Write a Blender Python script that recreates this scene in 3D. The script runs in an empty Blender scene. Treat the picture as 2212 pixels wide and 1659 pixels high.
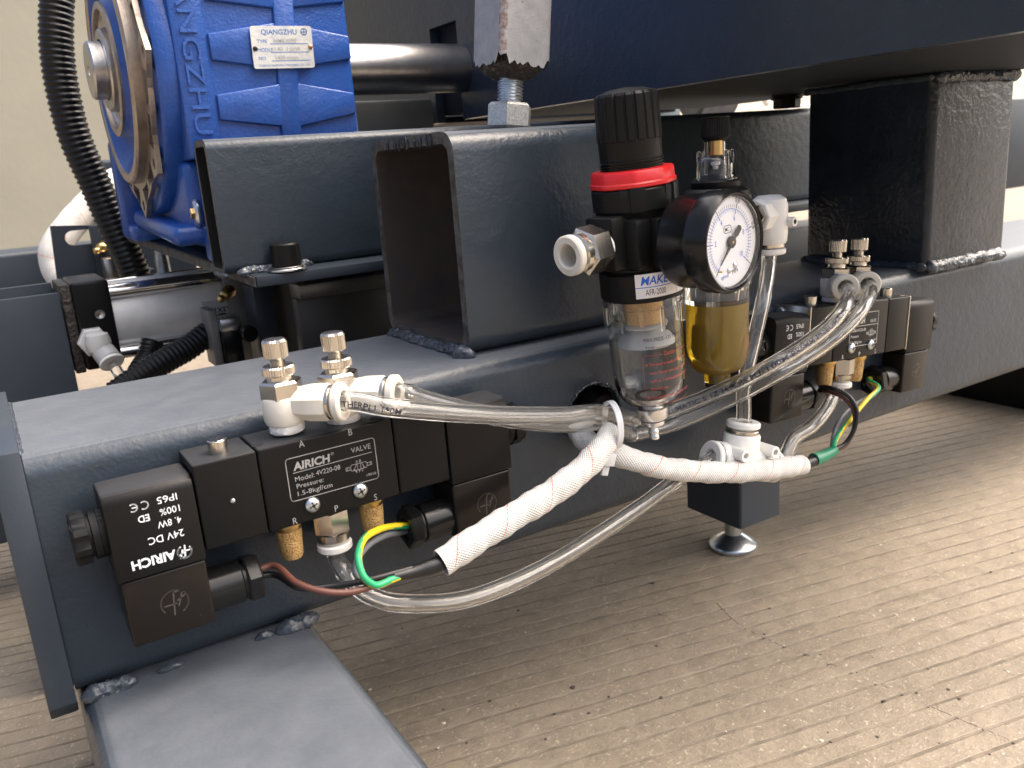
import bpy, bmesh, math, random
from mathutils import Vector, Matrix
from mathutils import noise as mnoise
from math import sin, cos, pi, radians, atan2, sqrt
random.seed(7)
S = bpy.context.scene
COL = S.collection
V = Vector

# ---------------------------------------------------------------- camera (millimetres below, metres in the scene)
CAM = V((0, -349, 93.5))
F, CX, CY = 1851.72, 1106.0, 829.5
YAW, PITCH, ROLL = -0.54275, -0.25813, 0.07496
RM = (Matrix.Rotation(YAW, 3, 'Z') @ Matrix.Rotation(PITCH, 3, 'X') @ Matrix.Rotation(ROLL, 3, 'Y'))
cam = bpy.data.cameras.new('camera'); co = bpy.data.objects.new('camera', cam); COL.objects.link(co)
rt, fw, up_ = RM @ V((1, 0, 0)), RM @ V((0, 1, 0)), RM @ V((0, 0, 1))
m = Matrix((( rt.x, up_.x, -fw.x), (rt.y, up_.y, -fw.y), (rt.z, up_.z, -fw.z))).to_4x4()
m.translation = CAM * .001
co.matrix_world = m
cam.sensor_width = 36; cam.lens = 36 * F / 2212; cam.clip_start = .01; cam.clip_end = 200
cam.dof.use_dof = True; cam.dof.focus_distance = .42; cam.dof.aperture_fstop = 20
S.camera = co

# ---------------------------------------------------------------- daylight
SUN_EL, SUN_AZ = radians(54), radians(-20)          # azimuth: direction towards the sun, from +X anticlockwise
w = bpy.data.worlds.new('World'); S.world = w; w.use_nodes = True
nt = w.node_tree; bg = nt.nodes['Background']
sky = nt.nodes.new('ShaderNodeTexSky'); sky.sky_type = 'NISHITA'; sky.sun_disc = False
sky.sun_elevation = SUN_EL; sky.sun_rotation = radians(90) - SUN_AZ
sky.air_density = .7; sky.dust_density = 10.0; sky.ozone_density = .2
nt.links.new(sky.outputs[0], bg.inputs[0]); bg.inputs[1].default_value = .125
sl = bpy.data.lights.new('sun', 'SUN'); sl.energy = 1.35; sl.angle = radians(105); sl.color = (1, .955, .885)
so = bpy.data.objects.new('sun', sl); COL.objects.link(so)
sd = V((cos(SUN_EL) * cos(SUN_AZ), cos(SUN_EL) * sin(SUN_AZ), sin(SUN_EL)))
so.rotation_euler = sd.to_track_quat('Z', 'Y').to_euler(); so.location = sd * 3
S.view_settings.view_transform = 'Standard'; S.view_settings.look = 'None'
S.view_settings.exposure = 1.68; S.view_settings.gamma = 1
S.render.engine = 'CYCLES'
cy = S.cycles; cy.max_bounces = 16; cy.transmission_bounces = 14; cy.glossy_bounces = 6; cy.diffuse_bounces = 4
cy.transparent_max_bounces = 12; cy.use_denoising = True; cy.sample_clamp_indirect = 6

def P(px, py, y):                                    # the point where the sight line through (px, py) meets the plane Y = y
    d = RM @ V(((px - CX) / F, 1, -(py - CY) / F))
    return CAM + d * ((y - CAM.y) / d.y)
def PZ(px, py, z):
    d = RM @ V(((px - CX) / F, 1, -(py - CY) / F))
    return CAM + d * ((z - CAM.z) / d.z)

# ---------------------------------------------------------------- materials
MATS = {}
def mat(name, col, rough=.5, metal=0.0, spec=.5, bump=(), var=None, speck=None, dust_skylight=0.0, trans=0.0, ior=1.45, coat=0.0, coords='Object', extra=None, sss=0.0, alpha=None):
    m = bpy.data.materials.new(name); m.use_nodes = True
    N, L = m.node_tree.nodes, m.node_tree.links
    b = N['Principled BSDF']
    b.inputs['Base Color'].default_value = (*col, 1); b.inputs['Roughness'].default_value = rough
    b.inputs['Metallic'].default_value = metal; b.inputs['Specular IOR Level'].default_value = spec
    b.inputs['Transmission Weight'].default_value = trans; b.inputs['IOR'].default_value = ior
    b.inputs['Coat Weight'].default_value = coat
    if sss: b.inputs['Subsurface Weight'].default_value = sss; b.inputs['Subsurface Radius'].default_value = (.002, .002, .0015)
    tc = N.new('ShaderNodeTexCoord'); vec = tc.outputs[coords]
    def noise(scale, detail=3, rg=.6):
        n = N.new('ShaderNodeTexNoise'); n.inputs['Scale'].default_value = scale; n.inputs['Detail'].default_value = detail
        n.inputs['Roughness'].default_value = rg; L.new(vec, n.inputs['Vector']); return n.outputs['Fac']
    def ramp(src, a, c, lo=0.0, hi=1.0):
        r = N.new('ShaderNodeMapRange'); r.inputs[1].default_value = a; r.inputs[2].default_value = c
        r.inputs[3].default_value = lo; r.inputs[4].default_value = hi; L.new(src, r.inputs[0]); return r.outputs[0]
    def mix(fac, a, c):
        x = N.new('ShaderNodeMix'); x.data_type = 'RGBA'
        for k, val in ((0, fac), (6, a), (7, c)):
            if hasattr(val, 'is_linked'): L.new(val, x.inputs[k])
            else: x.inputs[k].default_value = val if k == 0 else (*val, 1)
        return x.outputs[2]
    cur = None
    if var:                                          # (scale, colour two, low, high)
        cur = mix(ramp(noise(var[0], 5, .65), var[2], var[3]), col, var[1])
    if speck:                                        # (scale, colour, threshold)
        cur = mix(ramp(noise(speck[0], 2), speck[2], speck[2] + .04), cur or col, speck[1])
    if dust_skylight:                                         # upward faces made paler: painted sky light along with a dusty film
        g = N.new('ShaderNodeNewGeometry'); sp = N.new('ShaderNodeSeparateXYZ'); L.new(g.outputs['True Normal'], sp.inputs[0])
        k = N.new('ShaderNodeMath'); k.operation = 'MULTIPLY'
        L.new(ramp(sp.outputs[2], .75, .98, 0, dust_skylight), k.inputs[0]); L.new(ramp(noise(60, 6, .7), .25, .75, .62, 1.0), k.inputs[1])
        cur = mix(k.outputs[0], cur or col, (.30, .312, .335))
        rr = N.new('ShaderNodeMath'); rr.operation = 'ADD'; rr.use_clamp = True
        L.new(k.outputs[0], rr.inputs[0]); rr.inputs[1].default_value = rough; L.new(rr.outputs[0], b.inputs['Roughness'])
    if extra: cur = extra(N, L, tc, noise, ramp, mix, cur, b) or cur
    if cur is not None and hasattr(cur, 'is_linked'): L.new(cur, b.inputs['Base Color'])
    prev = None
    for sc, dist in bump:                            # (noise scale per metre, depth in mm)
        bp = N.new('ShaderNodeBump'); bp.inputs['Distance'].default_value = dist * .001; bp.inputs['Strength'].default_value = 1
        L.new(noise(sc, 2, .5), bp.inputs['Height'])
        if prev: L.new(prev, bp.inputs['Normal'])
        prev = bp.outputs[0]
    if prev: L.new(prev, b.inputs['Normal'])
    MATS[name] = m
    return m

NAVY = (.023, .032, .044)
paint = mat('navy_paint', NAVY, .30, spec=.42, bump=((650, .15), (170, .28)), var=(25, (.030, .041, .055), .35, .7), speck=(900, (.12, .12, .12), .74), dust_skylight=.28)
paint_smooth = mat('navy_paint_even', NAVY, .42, bump=((900, .06),), var=(20, (.031, .040, .052), .35, .7))
paint_shaded = mat('navy_paint_shaded', (.014, .018, .024), .6, spec=.2, bump=((700, .1),))  # navy darkened and roughened: the underside's shade is put into the colour
paint_hammer = mat('navy_paint_hammered', (.013, .018, .025), .22, spec=.45, bump=((320, .34), (110, .35)), var=(30, (.022, .03, .042), .35, .7))
weldm = mat('painted_weld', (.040, .050, .064), .2, bump=((700, .25),), var=(160, (.07, .08, .095), .5, .7))
rawcut = mat('torch_cut_steel', (.13, .125, .12), .55, .6, bump=((600, .35), (150, .5)), var=(160, (.05, .045, .04), .4, .65))
rust = mat('rusty_inner_steel', (.050, .034, .028), .7, bump=((500, .2),), var=(60, (.028, .026, .028), .35, .65))
charred = mat('charred_weld', (.035, .03, .026), .5, .3, bump=((420, 1.2), (180, 1.5)), var=(200, (.14, .11, .09), .55, .75))
greybar = mat('grey_primer', (.36, .365, .37), .55, .25, bump=((900, .12), (300, .2)), var=(90, (.27, .275, .285), .35, .7), speck=(500, (.14, .10, .08), .70))
seam = mat('rusty_seam', (.22, .15, .12), .6, .3, bump=((800, .2),), var=(400, (.38, .36, .36), .4, .6))
zinc = mat('zinc_plated', (.62, .66, .68), .28, 1, bump=((500, .08),), var=(140, (.45, .47, .48), .4, .7))
nutm = mat('worn_zinc_nut', (.55, .55, .53), .38, .9, bump=((700, .15),), var=(1300, (.30, .29, .275), .45, .65))
nickel = mat('nickel_plated', (.62, .575, .50), .24, 1, bump=((300, .03),), var=(60, (.5, .46, .40), .4, .65))
brass = mat('brass', (.62, .42, .17), .3, 1, bump=((400, .05),))
sinter = mat('sintered_bronze', (.62, .40, .16), .55, .35, bump=((1500, .7),), var=(1500, (.26, .13, .035), .47, .62))
filt = mat('filter_bronze', (.72, .45, .19), .6, .1, bump=((2200, .25),), var=(2200, (.42, .25, .10), .45, .65))
blk = mat('black_anodised', (.008, .0078, .0078), .34, spec=.17, bump=((1800, .03),), speck=(700, (.09, .09, .085), .77), dust_skylight=.10)
coilm = mat('black_moulded', (.009, .0085, .0085), .38, spec=.2, bump=((1500, .06),), speck=(800, (.1, .1, .095), .76), dust_skylight=.10)
smoke = mat('smoked_plastic', (.011, .0088, .0075), .24, spec=.25, bump=((300, .03),), speck=(900, (.09, .08, .07), .78))
blkgloss = mat('black_gloss_plastic', (.008, .008, .008), .22, spec=.35, bump=((400, .03),))
blkmatt = mat('black_plastic', (.008, .008, .008), .38, spec=.2, bump=((1200, .06),), speck=(600, (.08, .08, .08), .78))
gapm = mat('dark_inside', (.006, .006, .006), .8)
ivory = mat('ivory_plastic', (.66, .63, .56), .38, spec=.5, sss=.12, bump=((500, .05),), var=(40, (.58, .55, .48), .4, .7), speck=(900, (.3, .27, .22), .78))
white = mat('white_plastic', (.78, .765, .72), .35, sss=.12, bump=((400, .04),))
ptfe = mat('thread_tape', (.80, .79, .77), .55, bump=((300, .25), (1200, .2)), var=(260, (.6, .57, .53), .5, .7))
redm = mat('red_plastic', (.62, .018, .022), .33, spec=.5, bump=((500, .04),))
steel = mat('machined_steel', (.50, .48, .46), .3, 1, bump=((500, .06),), var=(70, (.38, .36, .34), .4, .7))
steeld = mat('dark_steel', (.24, .23, .22), .38, .9, bump=((300, .1),), var=(60, (.17, .16, .15), .4, .7))
chrome = mat('polished_rod', (.72, .72, .72), .1, 1)
alu = mat('aluminium_barrel', (.78, .77, .74), .36, .2, var=(30, (.70, .69, .66), .4, .6))
rawflange = mat('machined_cast_edge', (.40, .34, .28), .4, .85, bump=((500, .1),), var=(120, (.3, .24, .19), .4, .7))
blue = mat('blue_enamel', (.018, .080, .33), .36, spec=.5, coat=.15, bump=((600, .25), (190, .3)), var=(40, (.014, .062, .27), .35, .7), speck=(700, (.06, .14, .45), .76))
plate = mat('nameplate', (.62, .62, .58), .4, .35, bump=((600, .12),), var=(160, (.5, .52, .55), .45, .7))
inkb = mat('blue_ink', (.06, .16, .42), .5)
inkblue = mat('bright_blue_ink', (.01, .13, .62), .45)
inkk = mat('black_ink', (.02, .02, .022), .5)
inkgrey = mat('laser_grey', (.30, .295, .29), .5)
inkw = mat('white_ink', (.80, .84, .88), .5)
inkred = mat('red_ink', (.45, .06, .05), .5)
sticker = mat('sticker', (.78, .75, .74), .3)
dial = mat('dial_face', (.83, .83, .86), .4)
glass = mat('gauge_glass', (1, 1, 1), .0, trans=1, ior=1.2)
clear = mat('clear_bowl', (.97, .975, .97), .01, trans=1, ior=1.33, bump=((60, .25),))
hose = mat('clear_hose', (.97, .965, .945), .015, trans=.972, ior=1.38, bump=((45, .3),))
oil = mat('amber_oil', (.80, .53, .035), .05, trans=.55, ior=1.35)
rubber = mat('black_conduit', (.009, .009, .0095), .3, spec=.32, bump=((500, .05),))
wire_k = mat('black_wire', (.012, .012, .012), .35)
wire_n = mat('brown_wire', (.115, .045, .032), .38)
wire_g = mat('grey_wire', (.12, .125, .13), .4)
wire_y = mat('yellow_wire', (.72, .55, .02), .38)
wire_v = mat('green_wire', (.02, .32, .13), .38)
shrink = mat('green_shrink', (.012, .19, .10), .35, bump=((300, .1),))
tiem = mat('cable_tie_nylon', (.78, .79, .80), .3, trans=.35, ior=1.4)
rub2 = mat('black_rubber_cable', (.011, .011, .011), .33)
concrete = None

def weave(N, L, tc, noise, ramp, mix, cur, b, red=True):
    uv = N.new('ShaderNodeUVMap'); sp = N.new('ShaderNodeSeparateXYZ'); L.new(uv.outputs[0], sp.inputs[0])
    def mth(op, a, c=None):
        x = N.new('ShaderNodeMath'); x.operation = op
        for k, val in enumerate((a, c)):
            if val is None: continue
            if hasattr(val, 'is_linked'): L.new(val, x.inputs[k])
            else: x.inputs[k].default_value = val
        return x.outputs[0]
    u, v = sp.outputs[0], sp.outputs[1]              # u = mm along, v = turns round
    s1 = mth('SINE', mth('MULTIPLY', u, 4.4)); s2 = mth('SINE', mth('MULTIPLY', v, 2 * pi * 26))
    h = mth('MULTIPLY', s1, s2)
    bp = N.new('ShaderNodeBump'); bp.inputs['Distance'].default_value = .00022; bp.inputs['Strength'].default_value = .8; L.new(h, bp.inputs['Height'])
    L.new(bp.outputs[0], b.inputs['Normal'])
    c0 = mix(ramp(noise(140, 4), .35, .75), (.70, .685, .65), (.56, .545, .51))
    if not red: return c0
    ph = mth('FRACT', mth('ADD', v, mth('MULTIPLY', u, 1 / 26.0)))
    line = mth('LESS_THAN', mth('ABSOLUTE', mth('SUBTRACT', ph, .5)), .012)
    dash = mth('LESS_THAN', mth('FRACT', mth('MULTIPLY', u, .75)), .78)
    return mix(mth('MULTIPLY', line, dash), c0, (.70, .24, .16))
sleeve_m = mat('glass_fibre_sleeve', (.7, .69, .66), .6, spec=.4, extra=weave)

# ---------------------------------------------------------------- mesh tools (all lengths in mm)
class MB:
    def __init__(s): s.bm = bmesh.new(); s.uv = None
    def add(s, verts, faces, mi=0):
        vs = [s.bm.verts.new(v) for v in verts]
        out = []
        for f in faces:
            try: q = s.bm.faces.new([vs[i] for i in f]); q.material_index = mi; out.append(q)
            except ValueError: pass
        return vs, out
    def box(s, x0, x1, y0, y1, z0, z1, bev=0.0, seg=2, M=None, mi=0):
        t = bmesh.new(); bmesh.ops.create_cube(t, size=1)
        for v in t.verts: v.co = V(((x0 + x1) / 2 + v.co.x * (x1 - x0), (y0 + y1) / 2 + v.co.y * (y1 - y0), (z0 + z1) / 2 + v.co.z * (z1 - z0)))
        if bev: bmesh.ops.bevel(t, geom=t.edges[:], offset=bev, segments=seg, profile=.5, affect='EDGES')
        s.merge(t, M, mi); return s
    def merge(s, t, M=None, mi=0):
        t.verts.index_update()
        vs = [s.bm.verts.new(M @ v.co if M else v.co) for v in t.verts]
        for f in t.faces:
            try: q = s.bm.faces.new([vs[v.index] for v in f.verts]); q.material_index = mi
            except ValueError: pass
        t.free()
    def lathe(s, prof, M=None, seg=32, mi=0, fmod=None, a0=0.0, ng=None):   # prof: (radius, height) along local Z, bottom to top
        M = M or Matrix(); rings = []
        for k, (r, z) in enumerate(prof):
            if r <= 1e-6: rings.append([s.bm.verts.new(M @ V((0, 0, z)))]); continue
            rings.append([s.bm.verts.new(M @ V(((r * (fmod(k, j) if fmod else 1)) * cos(a0 + 2 * pi * j / seg), (r * (fmod(k, j) if fmod else 1)) * sin(a0 + 2 * pi * j / seg), z))) for j in range(seg)])
        for A, B in zip(rings, rings[1:]):
            for j in range(seg):
                i = (j + 1) % seg
                if len(A) == 1 and len(B) == 1: continue
                if len(A) == 1: f = [A[0], B[i], B[j]]
                elif len(B) == 1: f = [A[j], A[i], B[0]]
                else: f = [A[j], A[i], B[i], B[j]]
                try: q = s.bm.faces.new(f); q.material_index = mi
                except ValueError: pass
        return s
    def cyl(s, p0, p1, r, seg=24, bev=0.0, mi=0, r2=None, fmod=None, a0=0.0):
        p0, p1 = V(p0), V(p1); d = p1 - p0; h = d.length
        M = Matrix.Translation(p0) @ d.to_track_quat('Z', 'Y').to_matrix().to_4x4()
        r2 = r if r2 is None else r2
        pr = [(0, 0), (r - bev, 0), (r, bev), (r2, h - bev), (r2 - bev, h), (0, h)] if bev else [(0, 0), (r, 0), (r2, h), (0, h)]
        return s.lathe(pr, M, seg, mi, fmod, a0)
    def ring(s, p0, p1, ro, ri, seg=32, bev=.4, mi=0):
        p0, p1 = V(p0), V(p1); d = p1 - p0; h = d.length
        M = Matrix.Translation(p0) @ d.to_track_quat('Z', 'Y').to_matrix().to_4x4()
        return s.lathe([(ri, 0), (ro - bev, 0), (ro, bev), (ro, h - bev), (ro - bev, h), (ri + bev, h), (ri, h - bev), (ri, 0)], M, seg, mi)
    def prism(s, poly, M, h, mi=0, bev=0.0):         # poly in local XY, extruded along local Z by h
        n = len(poly); t = bmesh.new()
        a = [t.verts.new((x, y, 0)) for x, y in poly]; b = [t.verts.new((x, y, h)) for x, y in poly]
        t.faces.new(a[::-1]); t.faces.new(b)
        for i in range(n): t.faces.new([a[i], a[(i + 1) % n], b[(i + 1) % n], b[i]])
        bmesh.ops.recalc_face_normals(t, faces=t.faces[:])
        if bev: bmesh.ops.bevel(t, geom=t.edges[:], offset=bev, segments=2, profile=.5, affect='EDGES')
        s.merge(t, M, mi); return s
    def tube(s, pts, r, seg=16, mi=0, cap=True, rf=None, step=None, smooth=True, uv=False, inner=None, flat=None):
        path = spline(pts, step or max(.8, r * .35)) if smooth else [V(p) for p in pts]
        fr = frames(path); Ltot = fr[-1][4]
        def layer(rad, flip):
            rings = []
            for (p, t, n, b, l) in fr:
                R = rf(l, Ltot) * rad / r if rf else rad
                row = []
                for j in range(seg):
                    a = 2 * pi * j / seg
                    fx, fy = (1, 1) if not flat else flat
                    row.append(s.bm.verts.new(p + n * (R * fx * cos(a)) + b * (R * fy * sin(a))))
                rings.append(row)
            if uv and s.uv is None: s.uv = s.bm.loops.layers.uv.new('UVMap')
            for k in range(len(rings) - 1):
                for j in range(seg):
                    i = (j + 1) % seg
                    q = s.bm.faces.new([rings[k][j], rings[k][i], rings[k + 1][i], rings[k + 1][j]] if not flip else [rings[k][i], rings[k][j], rings[k + 1][j], rings[k + 1][i]])
                    q.material_index = mi(k, j) if callable(mi) else mi
                    if uv:
                        for lp, (kk, jj) in zip(q.loops, ((k, j), (k, j + 1), (k + 1, j + 1), (k + 1, j))):
                            lp[s.uv].uv = (fr[kk][4], jj / seg)
            return rings
        o = layer(r, False)
        if inner:
            q = layer(inner, True)
            for e in (0, -1):
                for j in range(seg):
                    i = (j + 1) % seg
                    f = [o[e][i], o[e][j], q[e][j], q[e][i]]
                    s.bm.faces.new(f if e == 0 else f[::-1])
        elif cap:
            s.bm.faces.new(o[0][::-1]); s.bm.faces.new(o[-1])
        return s
    def flip_check(s): bmesh.ops.recalc_face_normals(s.bm, faces=s.bm.faces[:])

def spline(pts, step):
    pts = [V(p) for p in pts]; out = []
    if len(pts) == 2:
        n = max(1, int((pts[1] - pts[0]).length / step)); return [pts[0].lerp(pts[1], i / n) for i in range(n + 1)]
    E = [pts[0] * 2 - pts[1]] + pts + [pts[-1] * 2 - pts[-2]]
    for i in range(1, len(E) - 2):
        p0, p1, p2, p3 = E[i - 1:i + 3]; n = max(1, int((p2 - p1).length / step))
        t0 = 0; t1 = max(1e-4, (p1 - p0).length ** .5); t2 = t1 + max(1e-4, (p2 - p1).length ** .5); t3 = t2 + max(1e-4, (p3 - p2).length ** .5)
        for k in range(n):
            t = t1 + (t2 - t1) * k / n
            a1 = p0 * ((t1 - t) / (t1 - t0)) + p1 * ((t - t0) / (t1 - t0)); a2 = p1 * ((t2 - t) / (t2 - t1)) + p2 * ((t - t1) / (t2 - t1)); a3 = p2 * ((t3 - t) / (t3 - t2)) + p3 * ((t - t2) / (t3 - t2))
            b1 = a1 * ((t2 - t) / (t2 - t0)) + a2 * ((t - t0) / (t2 - t0)); b2 = a2 * ((t3 - t) / (t3 - t1)) + a3 * ((t - t1) / (t3 - t1))
            out.append(b1 * ((t2 - t) / (t2 - t1)) + b2 * ((t - t1) / (t2 - t1)))
    out.append(pts[-1]); return out
def frames(path):                                    # (point, tangent, normal, binormal, length so far), carried along without twist
    T = []
    for i in range(len(path)):
        a = path[max(0, i - 1)]; b = path[min(len(path) - 1, i + 1)]; T.append((b - a).normalized())
    n = T[0].cross(V((0, 0, 1)));
    if n.length < .05: n = T[0].cross(V((0, 1, 0)))
    n.normalize(); out = []; l = 0
    for i, p in enumerate(path):
        if i: l += (p - path[i - 1]).length
        n = (n - T[i] * n.dot(T[i])).normalized()
        out.append((p, T[i], n, T[i].cross(n), l))
    return out

GLY = {}
def glyphs(s, bold=0.0):                             # flat letter mesh, 1 unit high capitals
    if (s, bold) in GLY: return GLY[(s, bold)]
    c = bpy.data.curves.new('t', 'FONT'); c.body = s; c.size = 1.0; c.offset = bold; c.resolution_u = 3
    o = bpy.data.objects.new('t', c); me = bpy.data.meshes.new_from_object(o)
    vs = [v.co.copy() / .72 for v in me.vertices]; fs = [tuple(p.vertices) for p in me.polygons if p.normal.z > 0 or True]
    bpy.data.objects.remove(o); bpy.data.curves.remove(c); bpy.data.meshes.remove(me)
    GLY[(s, bold)] = (vs, fs); return vs, fs
def text(mb, s, h, fn, align='L', wide=1.0, bold=0.0, shear=0.0, mi=0, rot=0.0, width=None):   # fn(u, v) -> point; u, v in mm
    vs, fs = glyphs(s, bold)
    if not vs: return
    x0, x1 = min(v.x for v in vs), max(v.x for v in vs)
    k = h * wide if width is None else width / (x1 - x0)
    off = {'L': x0, 'C': (x0 + x1) / 2, 'R': x1}[align]
    pts = []
    for v in vs:
        a, b = (v.x - off) * k + v.y * h * shear, v.y * h
        pts.append(fn(a * cos(rot) - b * sin(rot), a * sin(rot) + b * cos(rot)))
    mb.add(pts, fs, mi)
def on_plane(o, ux, uy): o, ux, uy = V(o), V(ux), V(uy); return lambda u, v: o + ux * u + uy * v
def stroke(mb, fn, pts, wd, mi=0, closed=False):     # flat line of width wd through 2D points
    n = len(pts); rng = range(n if closed else n - 1)
    for i in rng:
        a, b = V(pts[i]).to_2d(), V(pts[(i + 1) % n]).to_2d(); d = (b - a)
        if d.length < 1e-6: continue
        d.normalize(); q = V((-d.y, d.x)) * wd / 2; e = d * wd * .35
        mb.add([fn(*(a - e - q)), fn(*(b + e - q)), fn(*(b + e + q)), fn(*(a - e + q))], [(0, 1, 2, 3)], mi)
def arc(cx, cy, r, a0, a1, n=24): return [(cx + r * cos(radians(a0 + (a1 - a0) * i / n)), cy + r * sin(radians(a0 + (a1 - a0) * i / n))) for i in range(n + 1)]
def rrect(x0, x1, y0, y1, r, n=5):
    o = []
    for cx_, cy_, a in ((x1 - r, y1 - r, 0), (x0 + r, y1 - r, 90), (x0 + r, y0 + r, 180), (x1 - r, y0 + r, 270)):
        o += arc(cx_, cy_, r, a, a + 90, n)
    return o

ROOT = {}
XYS = [1.0]                                          # girth factor for turned parts
def thing(name, label, cat, loc=(0, 0, 0), rot=(0, 0, 0), group=None, M=None):
    o = bpy.data.objects.new(name, None); COL.objects.link(o); o.empty_display_size = .01
    M = M or (Matrix.Translation(V(loc)) @ Matrix.Rotation(rot[2], 4, 'Z') @ Matrix.Rotation(rot[1], 4, 'Y') @ Matrix.Rotation(rot[0], 4, 'X'))
    put(o, M); o['label'] = label; o['category'] = cat
    if group: o['group'] = group
    return o
def put(o, M):
    W = M.copy(); W.translation = W.translation * .001; o.matrix_world = W; ROOT[o.name] = M
def top_of(o):
    while o.parent: o = o.parent
    return o
def part(name, mb, mats, parent=None, world=False, sharp=38, label=None, kind=None, group=None, cat=None, flip=True):
    if flip: mb.flip_check()
    if XYS[0] != 1: bmesh.ops.scale(mb.bm, vec=(XYS[0], XYS[0], 1), verts=mb.bm.verts[:])
    if parent is not None and world:
        I = ROOT[top_of(parent).name].inverted(); bmesh.ops.transform(mb.bm, matrix=I, verts=mb.bm.verts[:])
    bmesh.ops.scale(mb.bm, vec=(.001, .001, .001), verts=mb.bm.verts[:])
    me = bpy.data.meshes.new(name); mb.bm.to_mesh(me); mb.bm.free()
    for q in (mats if isinstance(mats, (list, tuple)) else [mats]): me.materials.append(q)
    me.shade_smooth(); me.set_sharp_from_angle(angle=radians(sharp))
    o = bpy.data.objects.new(name, me); COL.objects.link(o)
    if parent is not None: o.parent = parent
    for k, v_ in (('label', label), ('kind', kind), ('group', group), ('category', cat)):
        if v_: o[k] = v_
    return o
def solo(name, mb, mats, label, cat, group=None, sharp=38):   # a thing of one mesh, its origin at its own middle
    c = sum((v.co for v in mb.bm.verts), V()) / max(1, len(mb.bm.verts))
    bmesh.ops.translate(mb.bm, vec=-c, verts=mb.bm.verts[:])
    o = part(name, mb, mats, label=label, cat=cat, group=group, sharp=sharp); put(o, Matrix.Translation(c)); return o
def dup(root, M, label):
    r = root.copy(); COL.objects.link(r); put(r, M); r['label'] = label
    for ch in list(root.children):
        c = ch.copy(); COL.objects.link(c); c.parent = r
        for g in list(ch.children):
            d = g.copy(); COL.objects.link(d); d.parent = c
    return r
def TR(x, y, z): return Matrix.Translation(V((x, y, z)))
def RX(a): return Matrix.Rotation(radians(a), 4, 'X')
def RY(a): return Matrix.Rotation(radians(a), 4, 'Y')
def RZ(a): return Matrix.Rotation(radians(a), 4, 'Z')
def rtube(mb, prof_o, prof_i, M, h, mo=0, mi_=0, me=0):   # hollow section along local Z
    n = len(prof_o)
    A = [mb.bm.verts.new(M @ V((x, y, 0))) for x, y in prof_o]; B = [mb.bm.verts.new(M @ V((x, y, h))) for x, y in prof_o]
    C = [mb.bm.verts.new(M @ V((x, y, 0))) for x, y in prof_i]; D = [mb.bm.verts.new(M @ V((x, y, h))) for x, y in prof_i]
    for i in range(n):
        j = (i + 1) % n
        for q, k in (([A[i], A[j], B[j], B[i]], mo), ([C[j], C[i], D[i], D[j]], mi_), ([A[j], A[i], C[i], C[j]], me), ([B[i], B[j], D[j], D[i]], me)):
            mb.bm.faces.new(q).material_index = k
ALONGX = Matrix(((0, 0, 1, 0), (1, 0, 0, 0), (0, 1, 0, 0), (0, 0, 0, 1)))     # local (x, y, z) -> world (z, x, y): section in YZ, length along X
ALONGY = Matrix(((1, 0, 0, 0), (0, 0, 1, 0), (0, 1, 0, 0), (0, 0, 0, 1)))     # local z -> world y
def weld(mb, p0, p1, r, n=None, amp=.3, seed=1, flat=(1, 1)):   # rippled bead sunk into its corner, uneven and tapering at the ends
    p0, p1 = V(p0), V(p1); d = (p1 - p0).normalized(); L = (p1 - p0).length; sg = 22; st = .45
    a_ = d.cross(V((0, 0, 1))); a_ = a_.normalized() if a_.length > .1 else V((1, 0, 0)); b_ = d.cross(a_); k = max(4, int(L / st)); rings = []
    for i in range(k + 1):
        l = L * i / k; row = []
        e = min(1, (l + .2) / (1.4 * r), (L - l + .2) / (1.4 * r)) ** .5
        for j in range(sg):
            a = 2 * pi * j / sg; q = p0 + d * l; u = V((l / (2.6 * r), cos(a) * .7, seed * 7.3 + sin(a) * .7))
            rip = ((l + r * .5 * cos(2 * a)) / (r * .62) + .6 * mnoise.noise(u * 1.3)) % 1
            R = r * e * (1 + amp * (.75 * mnoise.noise(u) + .45 * mnoise.noise(u * 3.1)) + .10 * (1 - rip) * (1 - rip))
            row.append(mb.bm.verts.new(q + (a_ * cos(a) + b_ * sin(a)) * R))
        rings.append(row)
    for A, B in zip(rings, rings[1:]):
        for j in range(sg): mb.bm.faces.new([A[j], A[(j + 1) % sg], B[(j + 1) % sg], B[j]])
    mb.bm.faces.new(rings[0][::-1]); mb.bm.faces.new(rings[-1])

# ================================================================ SETTING
GZ = -197.0
GA = radians(-12.4)                                  # the casting grooves run at this angle to the beam
def conc(N, L, tc, noise, ramp, mix, cur, b):
    c = mix(ramp(noise(9, 6, .7), .3, .7), (.198, .164, .12), (.255, .214, .160))
    c = mix(ramp(noise(70, 5, .75), .42, .72), c, (.16, .132, .10))
    c = mix(ramp(noise(420, 3, .7), .60, .68), c, (.37, .32, .255))
    c = mix(ramp(noise(300, 2, .6), .70, .74), c, (.17, .135, .10))
    return c
concrete = mat('cast_concrete', (.33, .27, .20), .62, spec=.4, bump=((260, .5), (900, .35), (60, .5)), extra=conc)
mb = MB(); rnd = random.Random(3)
ca, sa = cos(GA), sin(GA)
us = [-900 + 40 * i for i in range(72)]
rows = []
v = -420.0
while v < 900:
    pit = 13.0 + rnd.uniform(-.8, .8); dp = rnd.uniform(.7, 1.3); wd = rnd.uniform(1.5, 2.3)
    for dv, dz in ((0, 0), (.5, .02), (pit * .5, rnd.uniform(-.05, .1)), (pit - wd - .5, .02), (pit - wd, 0), (pit - wd * .85, -dp), (pit - wd * .5, -dp * 1.1), (pit - wd * .15, -dp)):
        rows.append((v + dv, dz))
    v += pit
vt = []
wav = [rnd.uniform(-.6, .6) for _ in us]
CR = [(357, 60), (355, -15), (374, -147), (380, -300)]
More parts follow.
